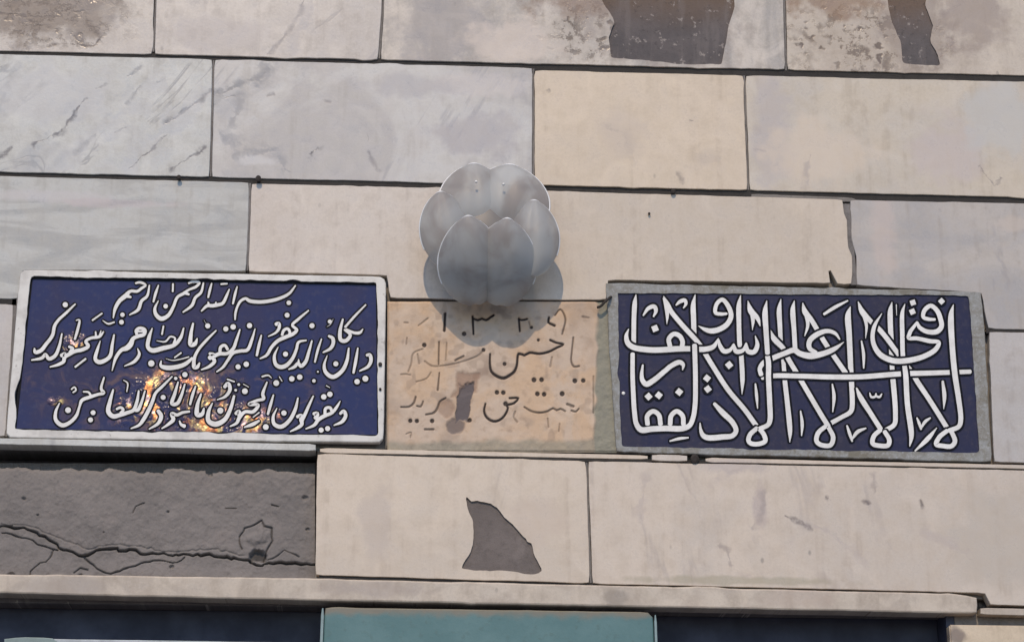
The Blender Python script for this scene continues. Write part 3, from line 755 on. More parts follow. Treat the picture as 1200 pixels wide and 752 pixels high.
L3 = '''Z: 740,500,4 775,475,5 795,515,5 762,575,4.8 680,613,2.4
Z: 742,375,1.8 710,430,4 660,490,4.6 590,520,5.2 525,560,5.2 490,608,4.6 405,648,2.4
Z: 592,505,4.4 598,450,4.4 640,440,4.4 664,485,4.2
Z: 480,500,4.6 515,500,6 500,545,5.6
Z: 478,326,2.6 430,430,4.2 390,520,4.8 365,570,5.2 365,605,5 320,640,4.4 252,674,2.4
Z: 320,530,4.6 358,520,6 360,570,5.6
Z: 328,345,2.6 300,460,4.8 240,570,5.2 160,627,5.8 95,600,5.2 85,530,4.2 122,445,1.8
Z: 88,315,2.6 60,410,4.2 33,505,3.6
Z: 145,138,2 172,182,2
Z: 605,225,2 640,245,1.6
Y: 777,190,2.6 735,310,4.6 745,352,4.6 680,370,4.2 600,408,4.4 690,415,4.6 640,480,5 560,482,4.6 505,540,5.2 480,590,4.4 415,624,2.4
Y: 470,500,4.6 500,480,6 510,530,5.6
Y: 728,137,2.8 790,125,2.8 822,152,1.6
Y: 555,632,2.6 640,602,5.2 700,568,3.4
Y: 640,535,2.2 700,488,2.4
Y: 545,210,1.8 598,240,1.8
Y: 360,240,4.6 395,205,5.4 415,260,5 370,330,4.2 288,364,2
Y: 388,163,2.6 458,187,2.6
Y: 455,325,3.6 420,450,5 360,560,6 270,602,7 205,570,6.2 205,480,5 243,395,2.2
Y: 132,305,2.8 95,420,5.2 95,510,6.4 140,505,5.6 160,445,2.6
Y: 78,230,2.6 50,310,4.2 23,410,3.4
X: 558,210,2.6 520,330,4.4 480,402,5.2 432,402,5.2 460,300,4.6 492,190,2.6
X: 433,136,2.6 340,230,4 270,300,4.2 240,380,4.8 200,470,5.2 150,560,5.2 110,610,4.2 30,645,2.4
X: 295,470,5 325,520,5.6 300,590,4.8 208,650,2.4
X: 603,478,3.4 530,490,4.2 480,512,4.6 430,500,5.4 445,555,5.4 400,600,4.4 332,645,2.4
X: 505,570,2.6 520,605,4 555,622,5.4
W: 692,265,3 660,380,5.2 645,480,6.2 690,525,6.2 760,512,5.6 830,490,5.2 890,465,5 925,380,4.6 942,275,2.8
W: 895,462,4.6 930,465,5 965,400,4.2 1003,275,2.6
W: 725,455,3.6 765,440,4.2 790,460,4.2 765,495,4.2
W: 792,172,1.8 832,200,2.6 825,285,2.2
W: 602,145,2.8 575,260,4.2 600,295,4.6 540,312,4.4 470,335,4.8 385,370,4.8 362,430,3.6 330,520,4.6 260,590,5.2 190,612,5.8 130,560,5.2 130,480,4.2 167,395,2.2
W: 400,285,2.8 450,290,3.2 475,325,3.6
W: 283,262,2.8 312,240,2.8 328,268,2.8 298,292,2.8'''
D3 = '''Z 580,335,3.6
Z 640,310,3.6
Z 555,660,3.4
Z 618,645,3.4
Z 190,493,3.5
Z 115,200,3.8
Y 765,630,3.8
Y 560,280,3.8
Y 500,215,2
Y 470,270,2
Y 320,470,4
X 558,118,3.5
X 468,155,2.4
X 345,340,3.3
W 250,465,3.8
W 495,490,3.3
W 470,560,3.3'''

WHITE = simple('white_enamel', (.71, .695, .66, 1), .35, var=.10, scale=40, bump=.15)
BLACK = simple('black_enamel', (.004, .004, .007, 1), .4, var=.2, scale=60, bump=.1)
BLACK.node_tree.nodes['Principled BSDF'].inputs['Specular IOR Level'].default_value = .12

def left_sign():
    root = empty('enamel_sign', P(228, 420), 'navy sign in white frame with three flowing lines of white script', 'sign')
    n = N('navy_enamel'); v = n.map()
    a = n.noise(v, 5, 5, .6); b = n.noise(v, 60, 4, .6)
    col = n.mix(n.rng(a, .35, .65), (.025, .031, .098, 1), (.036, .032, .076, 1))
    col = n.mix(n.rng(b, .5, .75, 0, .4), col, (.065, .06, .10, 1))
    # broad amber sheen painted into the colour low on the plate
    sheen = n.math('MULTIPLY', n.rng(n.noise(v, 16, 5, .65, .6), .5, .68), n.spot(215, 470, 150, 46, 1., .3, 2.))
    col = n.mix(n.math('MULTIPLY', sheen, .75), col, (.17, .105, .085, 1))
    # sun glints painted in as amber metallic flecks, lower middle of the plate
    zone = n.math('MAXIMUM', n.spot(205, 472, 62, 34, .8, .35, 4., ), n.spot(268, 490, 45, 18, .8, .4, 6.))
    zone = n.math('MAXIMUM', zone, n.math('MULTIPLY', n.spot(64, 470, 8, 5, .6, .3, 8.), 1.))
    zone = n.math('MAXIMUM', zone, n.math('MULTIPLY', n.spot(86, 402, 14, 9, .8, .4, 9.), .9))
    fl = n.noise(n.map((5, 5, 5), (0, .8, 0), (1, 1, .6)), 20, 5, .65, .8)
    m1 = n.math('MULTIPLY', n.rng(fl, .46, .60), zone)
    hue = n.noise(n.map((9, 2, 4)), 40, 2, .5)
    glint_col = n.mix(n.rng(hue, .4, .6), (.85, .33, .12, 1), (.95, .70, .28, 1))
    glint_col = n.mix(n.rng(n.noise(n.map((1, 8, 4)), 46, 2, .5), .52, .66), glint_col, (.80, .55, .50, 1))
    col = n.mix(m1, col, glint_col)
    wv = n.noise(v, 9, 3, .5)
    h = n.math('ADD', n.math('MULTIPLY', wv, .6), n.math('MULTIPLY', b, .05))
    h2 = n.math('MULTIPLY', n.noise(n.map((2, 2, 2)), 34, 3, .6), zone)
    nb = n.bump(h, .25, .004); nb = n.bump(h2, .8, .008, nb)
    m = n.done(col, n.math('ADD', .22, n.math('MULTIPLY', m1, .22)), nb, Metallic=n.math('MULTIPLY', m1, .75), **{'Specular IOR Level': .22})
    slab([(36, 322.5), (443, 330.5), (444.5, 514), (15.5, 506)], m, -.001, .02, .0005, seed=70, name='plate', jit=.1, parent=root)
    fr = N('white_frame'); v = fr.map()
    q = fr.noise(v, 18, 5, .6); col = fr.mix(fr.rng(q, .4, .72, 0, .7), (.63, .615, .575, 1), (.42, .40, .37, 1))
    col = fr.mix(fr.rng(fr.noise(v, 55, 4, .7), .62, .74, 0, .6), col, (.25, .23, .21, 1))
    fm = fr.done(col, .5, fr.bump(q, .3, .002))
    ring_frame(root, [(28, 317.5), (446, 325.3), (451, 328), (452.5, 334), (449.5, 515), (445, 519.5), (12, 514), (7.5, 509), (24, 322)], [(37, 325), (441.5, 332), (443, 511.5), (17.5, 504)], fm, -.009, 'frame', 71, .02, .0025, .5)
    # edge shadow just inside the frame, drawn in as a black line
    ink = Ink(); y = -.0016
    for a_, b_ in [((37, 326), (442, 333)), ((442, 333), (443.5, 511)), ((443.5, 511), (17.5, 503.5)), ((17.5, 503.5), (37, 326))]:
        ink.ribbon([(a_[0], a_[1], 3.2), (b_[0], b_[1], 3.2)], y); y -= 1e-5
    ink.build('edge_shadow_line', BLACK, root)
    for nm, L, D, lab in [('writing_line', L1, D1, 'short top line of white script'), ('writing_line', L2, D2, 'long middle line of white script'), ('writing_line', L3, D3, 'lower line of white script over the painted glints')]:
        strokes = [parse(q) for q in L.strip().split('\n')]
        dots = []
        for q in D.strip().split('\n'):
            k, xyz = q.split(); ox, oy, s = CROP[k]; a_ = [float(t) for t in xyz.split(',')]
            dots.append((ox + a_[0] / s, oy + a_[1] / s, a_[2]))
        out, fill = Ink(), Ink(); y = -.0018
        for st in strokes: out.ribbon(st, y, 1.55); y -= 8e-6
        for d in dots: out.dot(d[0], d[1], d[2], y, 1.5); y -= 8e-6
        for st in strokes: fill.ribbon(st, y, -.48); y -= 8e-6
        for d in dots: fill.dot(d[0], d[1], d[2], y, -.4, 12, .4); y -= 8e-6
        f = fill.build(nm, WHITE, root); f['label'] = lab
        out.build('outline', BLACK, f)
left_sign()

# ------------------------------------------------------------------ right sign: interlaced white script, drawn in weaving order
R1 = '''745.3,345,1.4 743.9,354.6,5.6 742.9,373,6 742.6,402,6
814.7,345,1.4 812.4,357,6 812.7,373,6.6 813.6,402,6
867.9,346,1.4 865.9,357.3,5.8 865.9,380,6 866.8,404,6 868.5,416,6 869.9,440,6 870,447,5.4 869.5,462,1.2
915.1,350.6,1.4 913.1,362.6,6 913.8,380,6 915,400,5.4 917.7,421,5.4 919,436,5.6 919.7,446,6 922.4,470,6.2 925.7,504.5,5.8 925.5,518,1.2
1045.3,354,1.4 1043.3,364,6 1043.3,380,6.6 1044.4,400,6.2 1044.5,412,6 1045.3,428,6 1045.8,440,6.2 1046.6,447,6.6 1049.3,485,6.2 1048,497,6 1038,504,6
996.5,359.3,1.6 993.8,369.3,7 995.1,393,7 997.1,436,6.6 997.8,447,6.6 998.2,479,6.2 996,483,6 986.5,488.5,5.6 971.9,496.5,6
777.6,347,1.4 781.2,356,7 786.5,365,6.2 799.8,381.2,6.2 818.4,401.8,6.2 825,412,6.2 836,430,6.2 853.2,456.6,6.2 873.2,480.5,6.2 886.5,499,6.2 892.5,506,6.2
777.8,349.3,3 781.8,366.6,5 781.4,380,1
940.6,355,1.6 943.3,365.3,7 950.6,374.6,6.2 958.6,388,6.2 966.5,401.2,6.2 977.2,417.1,6.2 991,437,6.4
942,361,4 946.6,380,4.6 943,393.6,1.6
1005.6,353.5,1.6 1010.4,365.3,7 1022.4,378.6,6 1030.4,386,6.2 1039.7,397.2,6.2 1050.6,412,6 1062,427.8,6 1068.6,436,6 1073.9,445.3,6.4 1089.8,469.3,6.2 1109.8,501.2,6.2
1008,360,4 1015.1,380,4.2 1014.3,396.5,1.2
876.3,352.5,1.2 880,364.5,7.5 887.8,373.2,5.6 890.8,382,1.6
878,358,3 882.2,374,5 881.6,387,1
903,387,1.4 906.4,396,6.6 918.4,409,6.2 922.4,418,6.2 934.4,438.4,6.2 946.6,459.3,6.2 963.9,488.5,6.2 970.5,499,6.2
893,443,4.6 905,440.4,6 938.6,440.6,6.2 973,441.6,6.6 1008,441.4,6.6 1055,438,6.6 1095,436.8,6.4 1137,435.4,5.6
736.6,385.5,1.6 734,393.2,5 735.3,401.2,6.6 741.3,406.5,7 759.9,409.8,7.2 777.2,409.8,7.2 791.8,408.8,7.2 809,408.6,6.8 826.4,409.1,6.8 836,406,6 841.9,396.5,1.8
842.2,398,2.4 843.3,404,5 848.6,411.5,6.2 855.5,410,5 859.9,403,2.6
859.9,403.5,2.6 862.5,411.5,6.2 870.5,410.5,5 874.5,402,2.6
874.5,402.5,2.6 876.5,411.5,6.2 883.5,412.3,6.2 887.4,404.5,5.6 885,393.5,1.6
785.2,406,6 783.8,397.2,6 789.5,391.4,6 795.8,393.2,6 799.8,400,6 799.1,406.5,6
741.3,414.5,5.6 741.3,440,5.8 742.2,463,6 743.5,483,6.2 745.9,497,6.4 751.3,503.4,7.4 763.9,502.5,7.2 779.8,501.8,7.2 799.8,501.8,7.2 807.8,498.5,6.4 812,489.8,6.2 814.4,475,6.2 814.9,443,6.2 813.9,404.5,6.2
758.8,497,6 758.6,487,6 765.2,481.8,6 771.9,486,6 774,497,6
785.2,497,6 786.5,487,6 793.1,481.8,6 799.8,487,6 800.8,497,6
753.2,427.5,2.6 751.9,439.7,5 752.9,445.6,6 757.2,450,7 765.2,446,6.8 779.8,434,6.2 786.5,428.6,6.2 796.5,424.4,6.2 800.5,427.3,5 799.8,433.5,1.6
753.7,369.6,2.4 759.9,361.3,5 766.5,359.2,5.6 768.7,364,5 765.7,371,2.4
792.2,357.6,2.4 797.1,353.3,5 802.4,352,5.2 803.8,356,4.2 800.8,361,2
785,516.6,2.4 795.8,513.8,4 806.6,512.6,2.4
837,472.8,4.4 846.6,483.2,7 858.6,495.2,6.6 862.5,504.5,6.2 858.5,510.2,6.4 846.6,511.8,7 829,512.6,7 823.7,509.8,6.2 821,503,4 820.3,495.4,1.8
851.5,367.6,3.6 845,368,4.6 838.4,366.4,5 840,356,5.2 846.4,351.2,5.4 853.9,360,6 856.6,370.6,6.2 851.9,380,6.6 842.6,386,6.8 833,387.8,6.8 826,386,5 818.5,382,1.4
885.1,449.6,2.4 886.5,463.2,4.2 887.7,478.4,1.8
930.8,352.4,1.4 929,362.6,6 930.4,386.5,6 931.6,408,6
984,397.6,2.2 978.5,390.6,4.6 969.2,387.9,5.6 957.2,391.9,6.6 948.6,399.8,6.6 948.6,408,6 956,413,5
988.8,400.8,1.4 977.2,409.1,6 963.9,414.5,7 949.3,417,8 937.3,414.3,7.2 930.6,410.3,7 920,413.8,6.4 905.1,419.8,6.6 894.5,425.2,6.2 890.3,432,5.6 891.8,439,6
899.4,417.5,6.2 900.5,425,6.6 900.5,443.3,6.6 901.8,470,6.6 902.2,492,6.4 900,497.5,6 890,502.4,6
898.5,352.4,1.4 896.5,365.3,6.6 897.5,386.5,6.6 899.3,414,6.2
965.5,368.2,3.6 978.5,360,4.6 993.4,352.4,2.4
1009.4,399.4,2.2 1011.8,414.5,4.2 1012,431.4,2.2
1060.3,356.4,1.4 1057.3,366.6,5 1057.3,393.2,5.8 1057.9,416,5.8 1059.9,429,6 1061.3,440,6.6 1063.2,473.2,6.6 1067.9,510.5,6 1065.9,522.8,1.6
1050.2,357,1.8 1050.6,369.6,1.2
1095.5,374.4,3.6 1088,374,4.8 1081.9,371.6,5 1083.2,363.9,5.6 1090.5,358.4,5.6 1097.8,363.9,6 1101.8,373.2,6.2 1103.1,382.6,6.2 1097.8,388.5,6.6 1085.9,388.5,6 1077.5,383.6,5.2 1074.3,377.6,3.6
1074.6,377.8,3.6 1066.8,388,5.2
1066.6,388.6,5.2 1064.6,396,5 1073.9,396.5,5.2 1089.8,399.8,5.6 1100,401.2,5 1096.5,409.1,6.2 1083.2,417.3,6.6 1063.2,422.5,7 1046,422.5,7 1032,416,7 1025,406.5,6.2 1022.4,395.9,5.6 1024.4,382.6,5 1033.2,367.4,1.4
1117.1,357,1.4 1114.4,369.3,6.6 1115.8,406.5,7 1118.9,439,7 1123.1,466.6,6.6 1125.7,492,6.2 1123.5,499.5,6 1112,504.6,6
887,501.5,5.6 879,509,6 877,516,6 880,519.4,6 890,519.8,6 896.6,516.5,6 895,509,6 889.5,502,5.6
968.5,498.5,5.6 958.8,507,6 956.8,516.4,6 961,520.6,6 973,521.4,6 976.3,512.4,6 971,500.5,5.6
1031.7,503.5,5.6 1023.9,511,6 1022.6,519.6,6 1031.7,522.2,6 1040.4,521.6,6 1042,515.6,6 1036.5,505.5,5.6
1109.8,504.5,5.6 1100.7,512,6 1097,520.4,6 1104.5,522.3,6 1114.8,522.6,6 1118.9,517,6 1114.4,504.5,5.6
1003.6,454.6,2.2 1007.8,464.6,6.2 1021.1,485.8,6.2 1031.7,502.5,6.2
975.2,450,2.2 977.2,464.6,4.6 975.7,482.6,1.8
938,481.4,2.2 939.9,496.5,4.4 939.2,510.4,1.8
1019,460.2,1.8 1021,465.2,3.4 1025.7,464.4,3.2 1026.4,461,2.2
1026.4,464,3 1030.5,465.2,3.4 1033.2,461.4,2
992.4,498.6,2.6 995.5,508,4.4 998.5,517,2.6
998.5,514,3 1005,505.8,5 1014.6,501.6,2.4
1074.3,489.4,2.2 1077,496,4 1079.2,503,2.8
1079.4,501,3 1084,494,4.4 1090,489.6,2.6
1097.6,501.2,1.6 1087.2,513.8,6 1072.2,528.2,2.4
1104.5,446.8,3.4 1106.5,463.9,5.2 1105.7,479.4,1.2'''
RD = '''759.9,464.6,4.8 771.9,463.2,4.8 795.8,459.3,4.9 767.5,385,4.9 828.4,443.3,4.8 829.3,455.9,4.8 854.3,427.8,5 1103.1,353.2,4.2 1069.6,354.8,4.3 1069,365.4,4.4'''

def right_sign():
    root = empty('calligraphy_sign', P(935, 437), 'dark blue sign with tall interlaced white letters in grey mortar edging', 'sign')
    n = N('dark_blue_glaze'); v = n.map()
    a = n.noise(v, 6, 5, .6); b = n.noise(v, 70, 4, .65)
    col = n.mix(n.rng(a, .35, .65), (.022, .023, .058, 1), (.030, .028, .052, 1))
    col = n.mix(n.rng(b, .5, .75, 0, .4), col, (.062, .058, .082, 1))
    m = n.done(col, n.rng(b, .3, .7, .3, .5), n.bump(n.noise(v, 12, 3), .2, .003), **{'Specular IOR Level': .2})
    slab([(720.5, 341.5), (1138, 345.5), (1149, 534), (726, 526.5)], m, .0005, .02, .0005, seed=80, name='plate', jit=.2, parent=root)
    f = N('mortar_edging'); v = f.map()
    a = f.noise(v, 25, 6, .65); b = f.noise(v, 120, 4, .7)
    col = f.mix(f.rng(a, .35, .65), (.27, .275, .265, 1), (.21, .20, .175, 1))
    col = f.mix(f.rng(b, .48, .7, 0, .6), col, (.36, .37, .38, 1))
    col = f.mix(f.rng(f.noise(f.map((4, 4, 4)), 9, 5, .7), .54, .66, 0, .8), col, (.16, .145, .11, 1))
    fm = f.done(col, .85, f.bump(a, .6, .004))
    ring_frame(root, [(709, 331.5), (1150, 342), (1162, 541), (722, 529.5)], [(723, 343), (1135, 347), (1147, 530.5), (728.5, 523.5)], fm, -.003, 'mortar_edging', 81, .02, .002, 1.7)
    fill, out = Ink(), Ink(); y = -.0004; st = 1.1e-5
    gp = []
    for ln in R1.strip().split('\n'):
        p = [tuple(float(q) for q in t.split(',')) for t in ln.split()]
        gp.append(p)
    # letters whose halves must not be cut by the following outline are drawn together
    join = {15, 16, 17, 18, 19, 20, 22, 23, 24, 34, 43, 44}
    merge = [[17, 18, 19, 20, 21], [22, 23, 24], [33, 34], [43, 44, 45]]
    done_ = set()
    order = []
    for i in range(len(gp)):
        if i in done_: continue
        g = next((q for q in MERGE if i in q), [i])
        order.append(g); done_.update(g)
    for g in order:
        for i in g: out.ribbon(gp[i], y, 2.2); y -= st
        for i in g: fill.ribbon(gp[i], y, -.35); y -= st
    for t in RD.split():
        x_, y_, r_ = (float(q) for q in t.split(','))
        out.dot(x_, y_, r_, y, 2., 12, 0, .0); y -= st
        fill.dot(x_, y_, r_, y, 0, 4, .15 + .3 * math.sin(x_)); y -= st
    fo = fill.build('writing', WHITE, root); fo['label'] = 'interlaced white letters with black outlines'
    out.build('outline', BLACK, fo)
    e = P(730.5, 460.6, .001)
    bm = bmesh.new(); bmesh.ops.create_uvsphere(bm, u_segments=10, v_segments=6, radius=.0042)
    for q in bm.verts: q.co = Vector((q.co.x, q.co.y * .5, q.co.z)) + e
    me = bpy.data.meshes.new('screw_or_glint_bead'); bm.to_mesh(me); bm.free(); link('screw_or_glint_bead', me, WHITE, root)
# strokes that belong to one letter share one outline
MERGE = []
def find(s):
    for i, ln in enumerate(R1.strip().split('\n')):
        if ln.startswith(s): return i
    raise KeyError(s)
for grp in [['736.6,385.5', '842.2,398', '859.9,403.5', '874.5,402.5', '785.2,406,6'], ['741.3,414.5', '758.8,497', '785.2,497'], ['777.6,347', '777.8,349.3'],
            ['940.6,355', '942,361'], ['1005.6,353.5', '1008,360'], ['876.3,352.5', '878,358'], ['930.8,352.4', '984,397.6', '988.8,400.8'],
            ['1095.5,374.4', '1074.6,377.8', '1066.6,388.6'], ['899.4,417.5', '887,501.5'], ['1117.1,357', '1109.8,504.5'], ['1003.6,454.6', '1031.7,503.5'],
            ['1019,460.2', '1026.4,464,3'], ['992.4,498.6', '998.5,514'], ['1074.3,489.4', '1079.4,501,3'], ['903,387', '968.5,498.5']]:
    MERGE.append([find(s) for s in grp])
right_sign()

# ------------------------------------------------------------------ carved tablet between the signs
def tablet():
    root = empty('carved_tablet', P(585, 440), 'orange beige tablet with worn carved writing between the two blue signs', 'tablet')
    xs = np.arange(454, 726, .62); ys = np.arange(352.5, 529.5, .62)
    X, Y = np.meshgrid(xs, ys)
    d = fbm(X, Y, 50) * .004 + fbm(X + 40, Y, 8) * .0014
    paint = np.zeros_like(X); chip = np.zeros_like(X); mort = np.zeros_like(X)
    wear = vnoise(X, Y, 22)
    strong = ['521.8,367,3 520.8,387,3', '554,370.3,2.6 555,391,2', '554,372,2.4 560,374.5,2.6 565,372.7,2.6 569.7,374.5,2.6 574.4,371.5,2.8 578.5,368.8,2.6',
              '608,372.7,2.4 609.3,387.5,2', '608,373,2 611,374.5,2.2 617.7,373.3,2', '643.4,371.5,2.2 642.8,377,2.4 650,381,3',
              '645,398,2.4 652,401,2.2 660,403,2.4 651.8,407.4,2.2 643.4,411.6,2.4 632.7,414,2.6 620.7,412.8,2.6 614.7,415.8,2.6 608,414,2.6 605.7,427.8,2.6 602.7,435,3 598,438.8,3.2 590.6,442.6,3.6 583,440.6,3.4 576,435,3 574.2,426,2.4 574.4,414.6,1.6',
              '597.3,466,2 607.3,466.2,2.2 602.6,471.9,2.2 594,474.5,2.4 595.3,477,2.2 592.6,484.5,2.4 586.6,491,2.6 578.5,493.2,2.8 570.5,488.5,2.8 567.4,481,2.4 569,472.6,1.6']
    mid = ['650.6,369,1.6 656.6,362,1.6 662.6,372.7,2 659,391,1.8', '672,395,1.8 670.3,412,1.8 669.7,423,2 672.7,429,2.2 679,428.4,1.8', '678.4,478.5,1.4 675,481.9,2 669.8,480.5,2',
           '662.4,481.2,2 657,478.5,2 652.5,480.3,2 648.5,477.9,2 642.5,481.2,2.2 633,483.2,2.4 622.6,481.2,2.2 614.6,476.5,1.6',
           '522.5,465.9,1.6 515.8,469.9,2.2 512.5,477.9,2.6 508.5,483.2,2.4 499.2,485.2,1.6', '487.2,464.6,2 485.2,471.2,2.4 480,475.9,2.2 470,476.5,1.4', '495.9,469.9,1.4 493.2,475.9,2 488.6,475.2,1.4',
           '533.8,421.8,2.6 543.3,417,2.4', '498,502.5,2.4 508,502.5,2.4', '515,436.6,1.2 513,456.6,2.4', '514.6,400.3,1.8 514,426.6,1.6', '665,473,3 672,475.5,3']
    faint = ['523.6,401.5,1.6 522.4,421.8,1.6', '495.5,408.6,2 484.7,413.4,2 481.7,426.6,2 478.7,435,2', '489.5,414.6,2 491.3,425.4,2.4', '497.9,423,2 506.2,428.4,2.2 521.8,427.8,2 543.3,423,2 561.3,415.8,2 566.7,409.8,3',
             '470,438.5,2 476,438,2 481,439,1.6', '501.5,372.7,2 490.7,381,1.6', '474,377.5,2 478,377.8,2', '477,395.5,1.6 476.3,402.7,1.8', '647,418,2 645,429,2.6', '620,377,2 622,384,3', '695.7,440.6,2 695.7,483,2', '488,447,1.6 500,443,1.6 505,436,1.6',
             '476,508,1.4 482,506,1.4 481,512,1.4', '642,490,2 643,500,1.6', '656,496,1.6 655,505,1.6', '604,482,2.6 602,488,2 606,494,3', '683,371,3 690,372,2']
    dots = [(544, 390.7, 2.6), (591.4, 426, 2.2), (673.8, 445.7, 2.8), (683.7, 445.3, 2.6), (625.9, 444.6, 2.9), (634.8, 444.4, 2.7), (629.9, 461, 2.7), (637.8, 461.5, 2.6), (658.9, 460.9, 2.9),
            (582.5, 459.3, 2.6), (589.9, 459.5, 2.6), (592.6, 472.6, 2.8), (506.5, 492.5, 2.5), (550.4, 491.8, 2.5), (480.9, 492.5, 2.4), (488.6, 492.8, 2.4), (497.3, 403.8, 2.6), (566.7, 409.8, 2.2), (623, 383, 1.8), (631, 398, 1.6)]
    def carve(L, dep, pt, ex=0.):
        nonlocal d, paint
        for s in L:
            p = spline([tuple(float(q) for q in t.split(',')) for t in s.split()], 2.5)
            for a, b in zip(p[:-1], p[1:]):
                hw = (a[2] + b[2]) / 4 - .1 + ex
                x0, x1 = min(a[0], b[0]) - 5, max(a[0], b[0]) + 5; y0, y1 = min(a[1], b[1]) - 5, max(a[1], b[1]) + 5
                i0, i1 = np.searchsorted(xs, [x0, x1]); j0, j1 = np.searchsorted(ys, [y0, y1])
                sl = (slice(j0, j1), slice(i0, i1))
                dd = seg_dist(X[sl], Y[sl], [a[:2], b[:2]])
                k = 1 - smooth(dd, hw * .4, hw + .7)
                groove[sl] = np.maximum(groove[sl], dep * k)
                paint[sl] = np.maximum(paint[sl], pt * (1 - smooth(dd, hw * .6, hw + .45)))
    groove = np.zeros_like(X)
    carve([q for q in strong], .0034, 1.0, .2); carve(mid, .0028, .72, .1); carve(faint, .002, .42)
    for x_, y_, r_ in dots:
        dd = np.hypot(X - x_, Y - y_)
        groove = np.maximum(groove, .003 * (1 - smooth(dd, r_ * .6, r_ + .8))); paint = np.maximum(paint, .95 * (1 - smooth(dd, r_ * .8, r_ + .5)))
    d += groove
    # broken-out piece and worn hollow
    c1 = np.maximum(np.abs(X - 548 + (Y - 450) * .12) / 16, np.abs(Y - 449) / 15) + fbm(X, Y, 16, 5) * .9
    brown = .85 * (1 - smooth(c1, .75, 1.1))
    inner = np.maximum(np.abs(X - 544 + (Y - 470) * .10) / 9, np.abs(Y - 474) / 25) + fbm(X + 11, Y, 12, 5) * .9
    g2 = np.hypot((X - 535) / 12, (Y - 499) / 10) + fbm(X, Y, 12) * .7
    chip = np.maximum(1 - smooth(inner, .85, 1.02), .75 * (1 - smooth(g2, .75, 1.1)))
    side = np.hypot((X - 523) / 10, (Y - 478) / 12) + fbm(X, Y, 12) * .6
    brown = np.maximum(brown, .6 * (1 - smooth(side, .7, 1.1)))
    d += .0025 * brown + .004 * chip
    # smeared mortar along right and lower edges
    re = X - (696 + 6 * vnoise(X, Y, 12) - 5 * smooth(Y, 440, 520))
    mort = smooth(re, -2, 3); d += .003 * mort + fbm(X, Y, 6) * .003 * mort
    be = Y - (512 + 8 * vnoise(X, Y * 0 + 2, 20)); mort = np.maximum(mort, .7 * smooth(be, -3, 4))
    d += fbm(X, Y + 5, 7) * .003 * smooth(be, -3, 4)
    scr = smooth(vnoise(X, Y, 15) * vnoise(X + 60, Y, 7), .42, .6); stain = .4 * scr + .45 * smooth(fbm(X + 33, Y + 8, 40, 6), .06, .34)
    edge = np.minimum(np.minimum(X - 454, 725 - X), np.minimum(Y - (352.6), 528.8 - Y))
    d += .003 * (1 - smooth(edge, 0, 2.2))
    n = N('carved_stone'); v = n.map()
    a = n.noise(v, 7, 6, .6, .4); b = n.noise(v, 45, 5, .65); g = n.noise(v, 300, 3, .6)
    col = n.mix(n.rng(a, .38, .62), (.54, .385, .255, 1), (.52, .41, .315, 1))
    col = n.mix(n.rng(b, .5, .74, 0, .45), col, (.34, .24, .165, 1))
    col = n.mix(n.rng(n.noise(v, 13, 4), .56, .72, 0, .5), col, (.60, .48, .37, 1))
    col = n.mix(n.attr('stain'), col, (.28, .205, .155, 1))
    col = n.mix(n.math('MULTIPLY', n.attr('brown'), .8), col, (.25, .145, .095, 1))
    col = n.mix(n.attr('mort'), col, n.mix(b, (.29, .27, .20, 1), (.20, .195, .16, 1)))
    col = n.mix(n.attr('chip'), col, (.115, .095, .095, 1))
    col = n.mix(n.attr('paint'), col, (.022, .014, .012, 1))
    m = n.done(col, .8, n.bump(n.math('ADD', b, n.math('MULTIPLY', g, .4)), .35, .002))
    o = relief('tablet_face', xs, ys, d, m, root, .002, dict(paint=paint, chip=chip, mort=mort, stain=stain, brown=brown))
    a, b = P(455, 354), P(724, 528)
    box('tablet_body', (a.x, .012, b.z), (b.x, .03, a.z), MORTAR, root)
tablet()

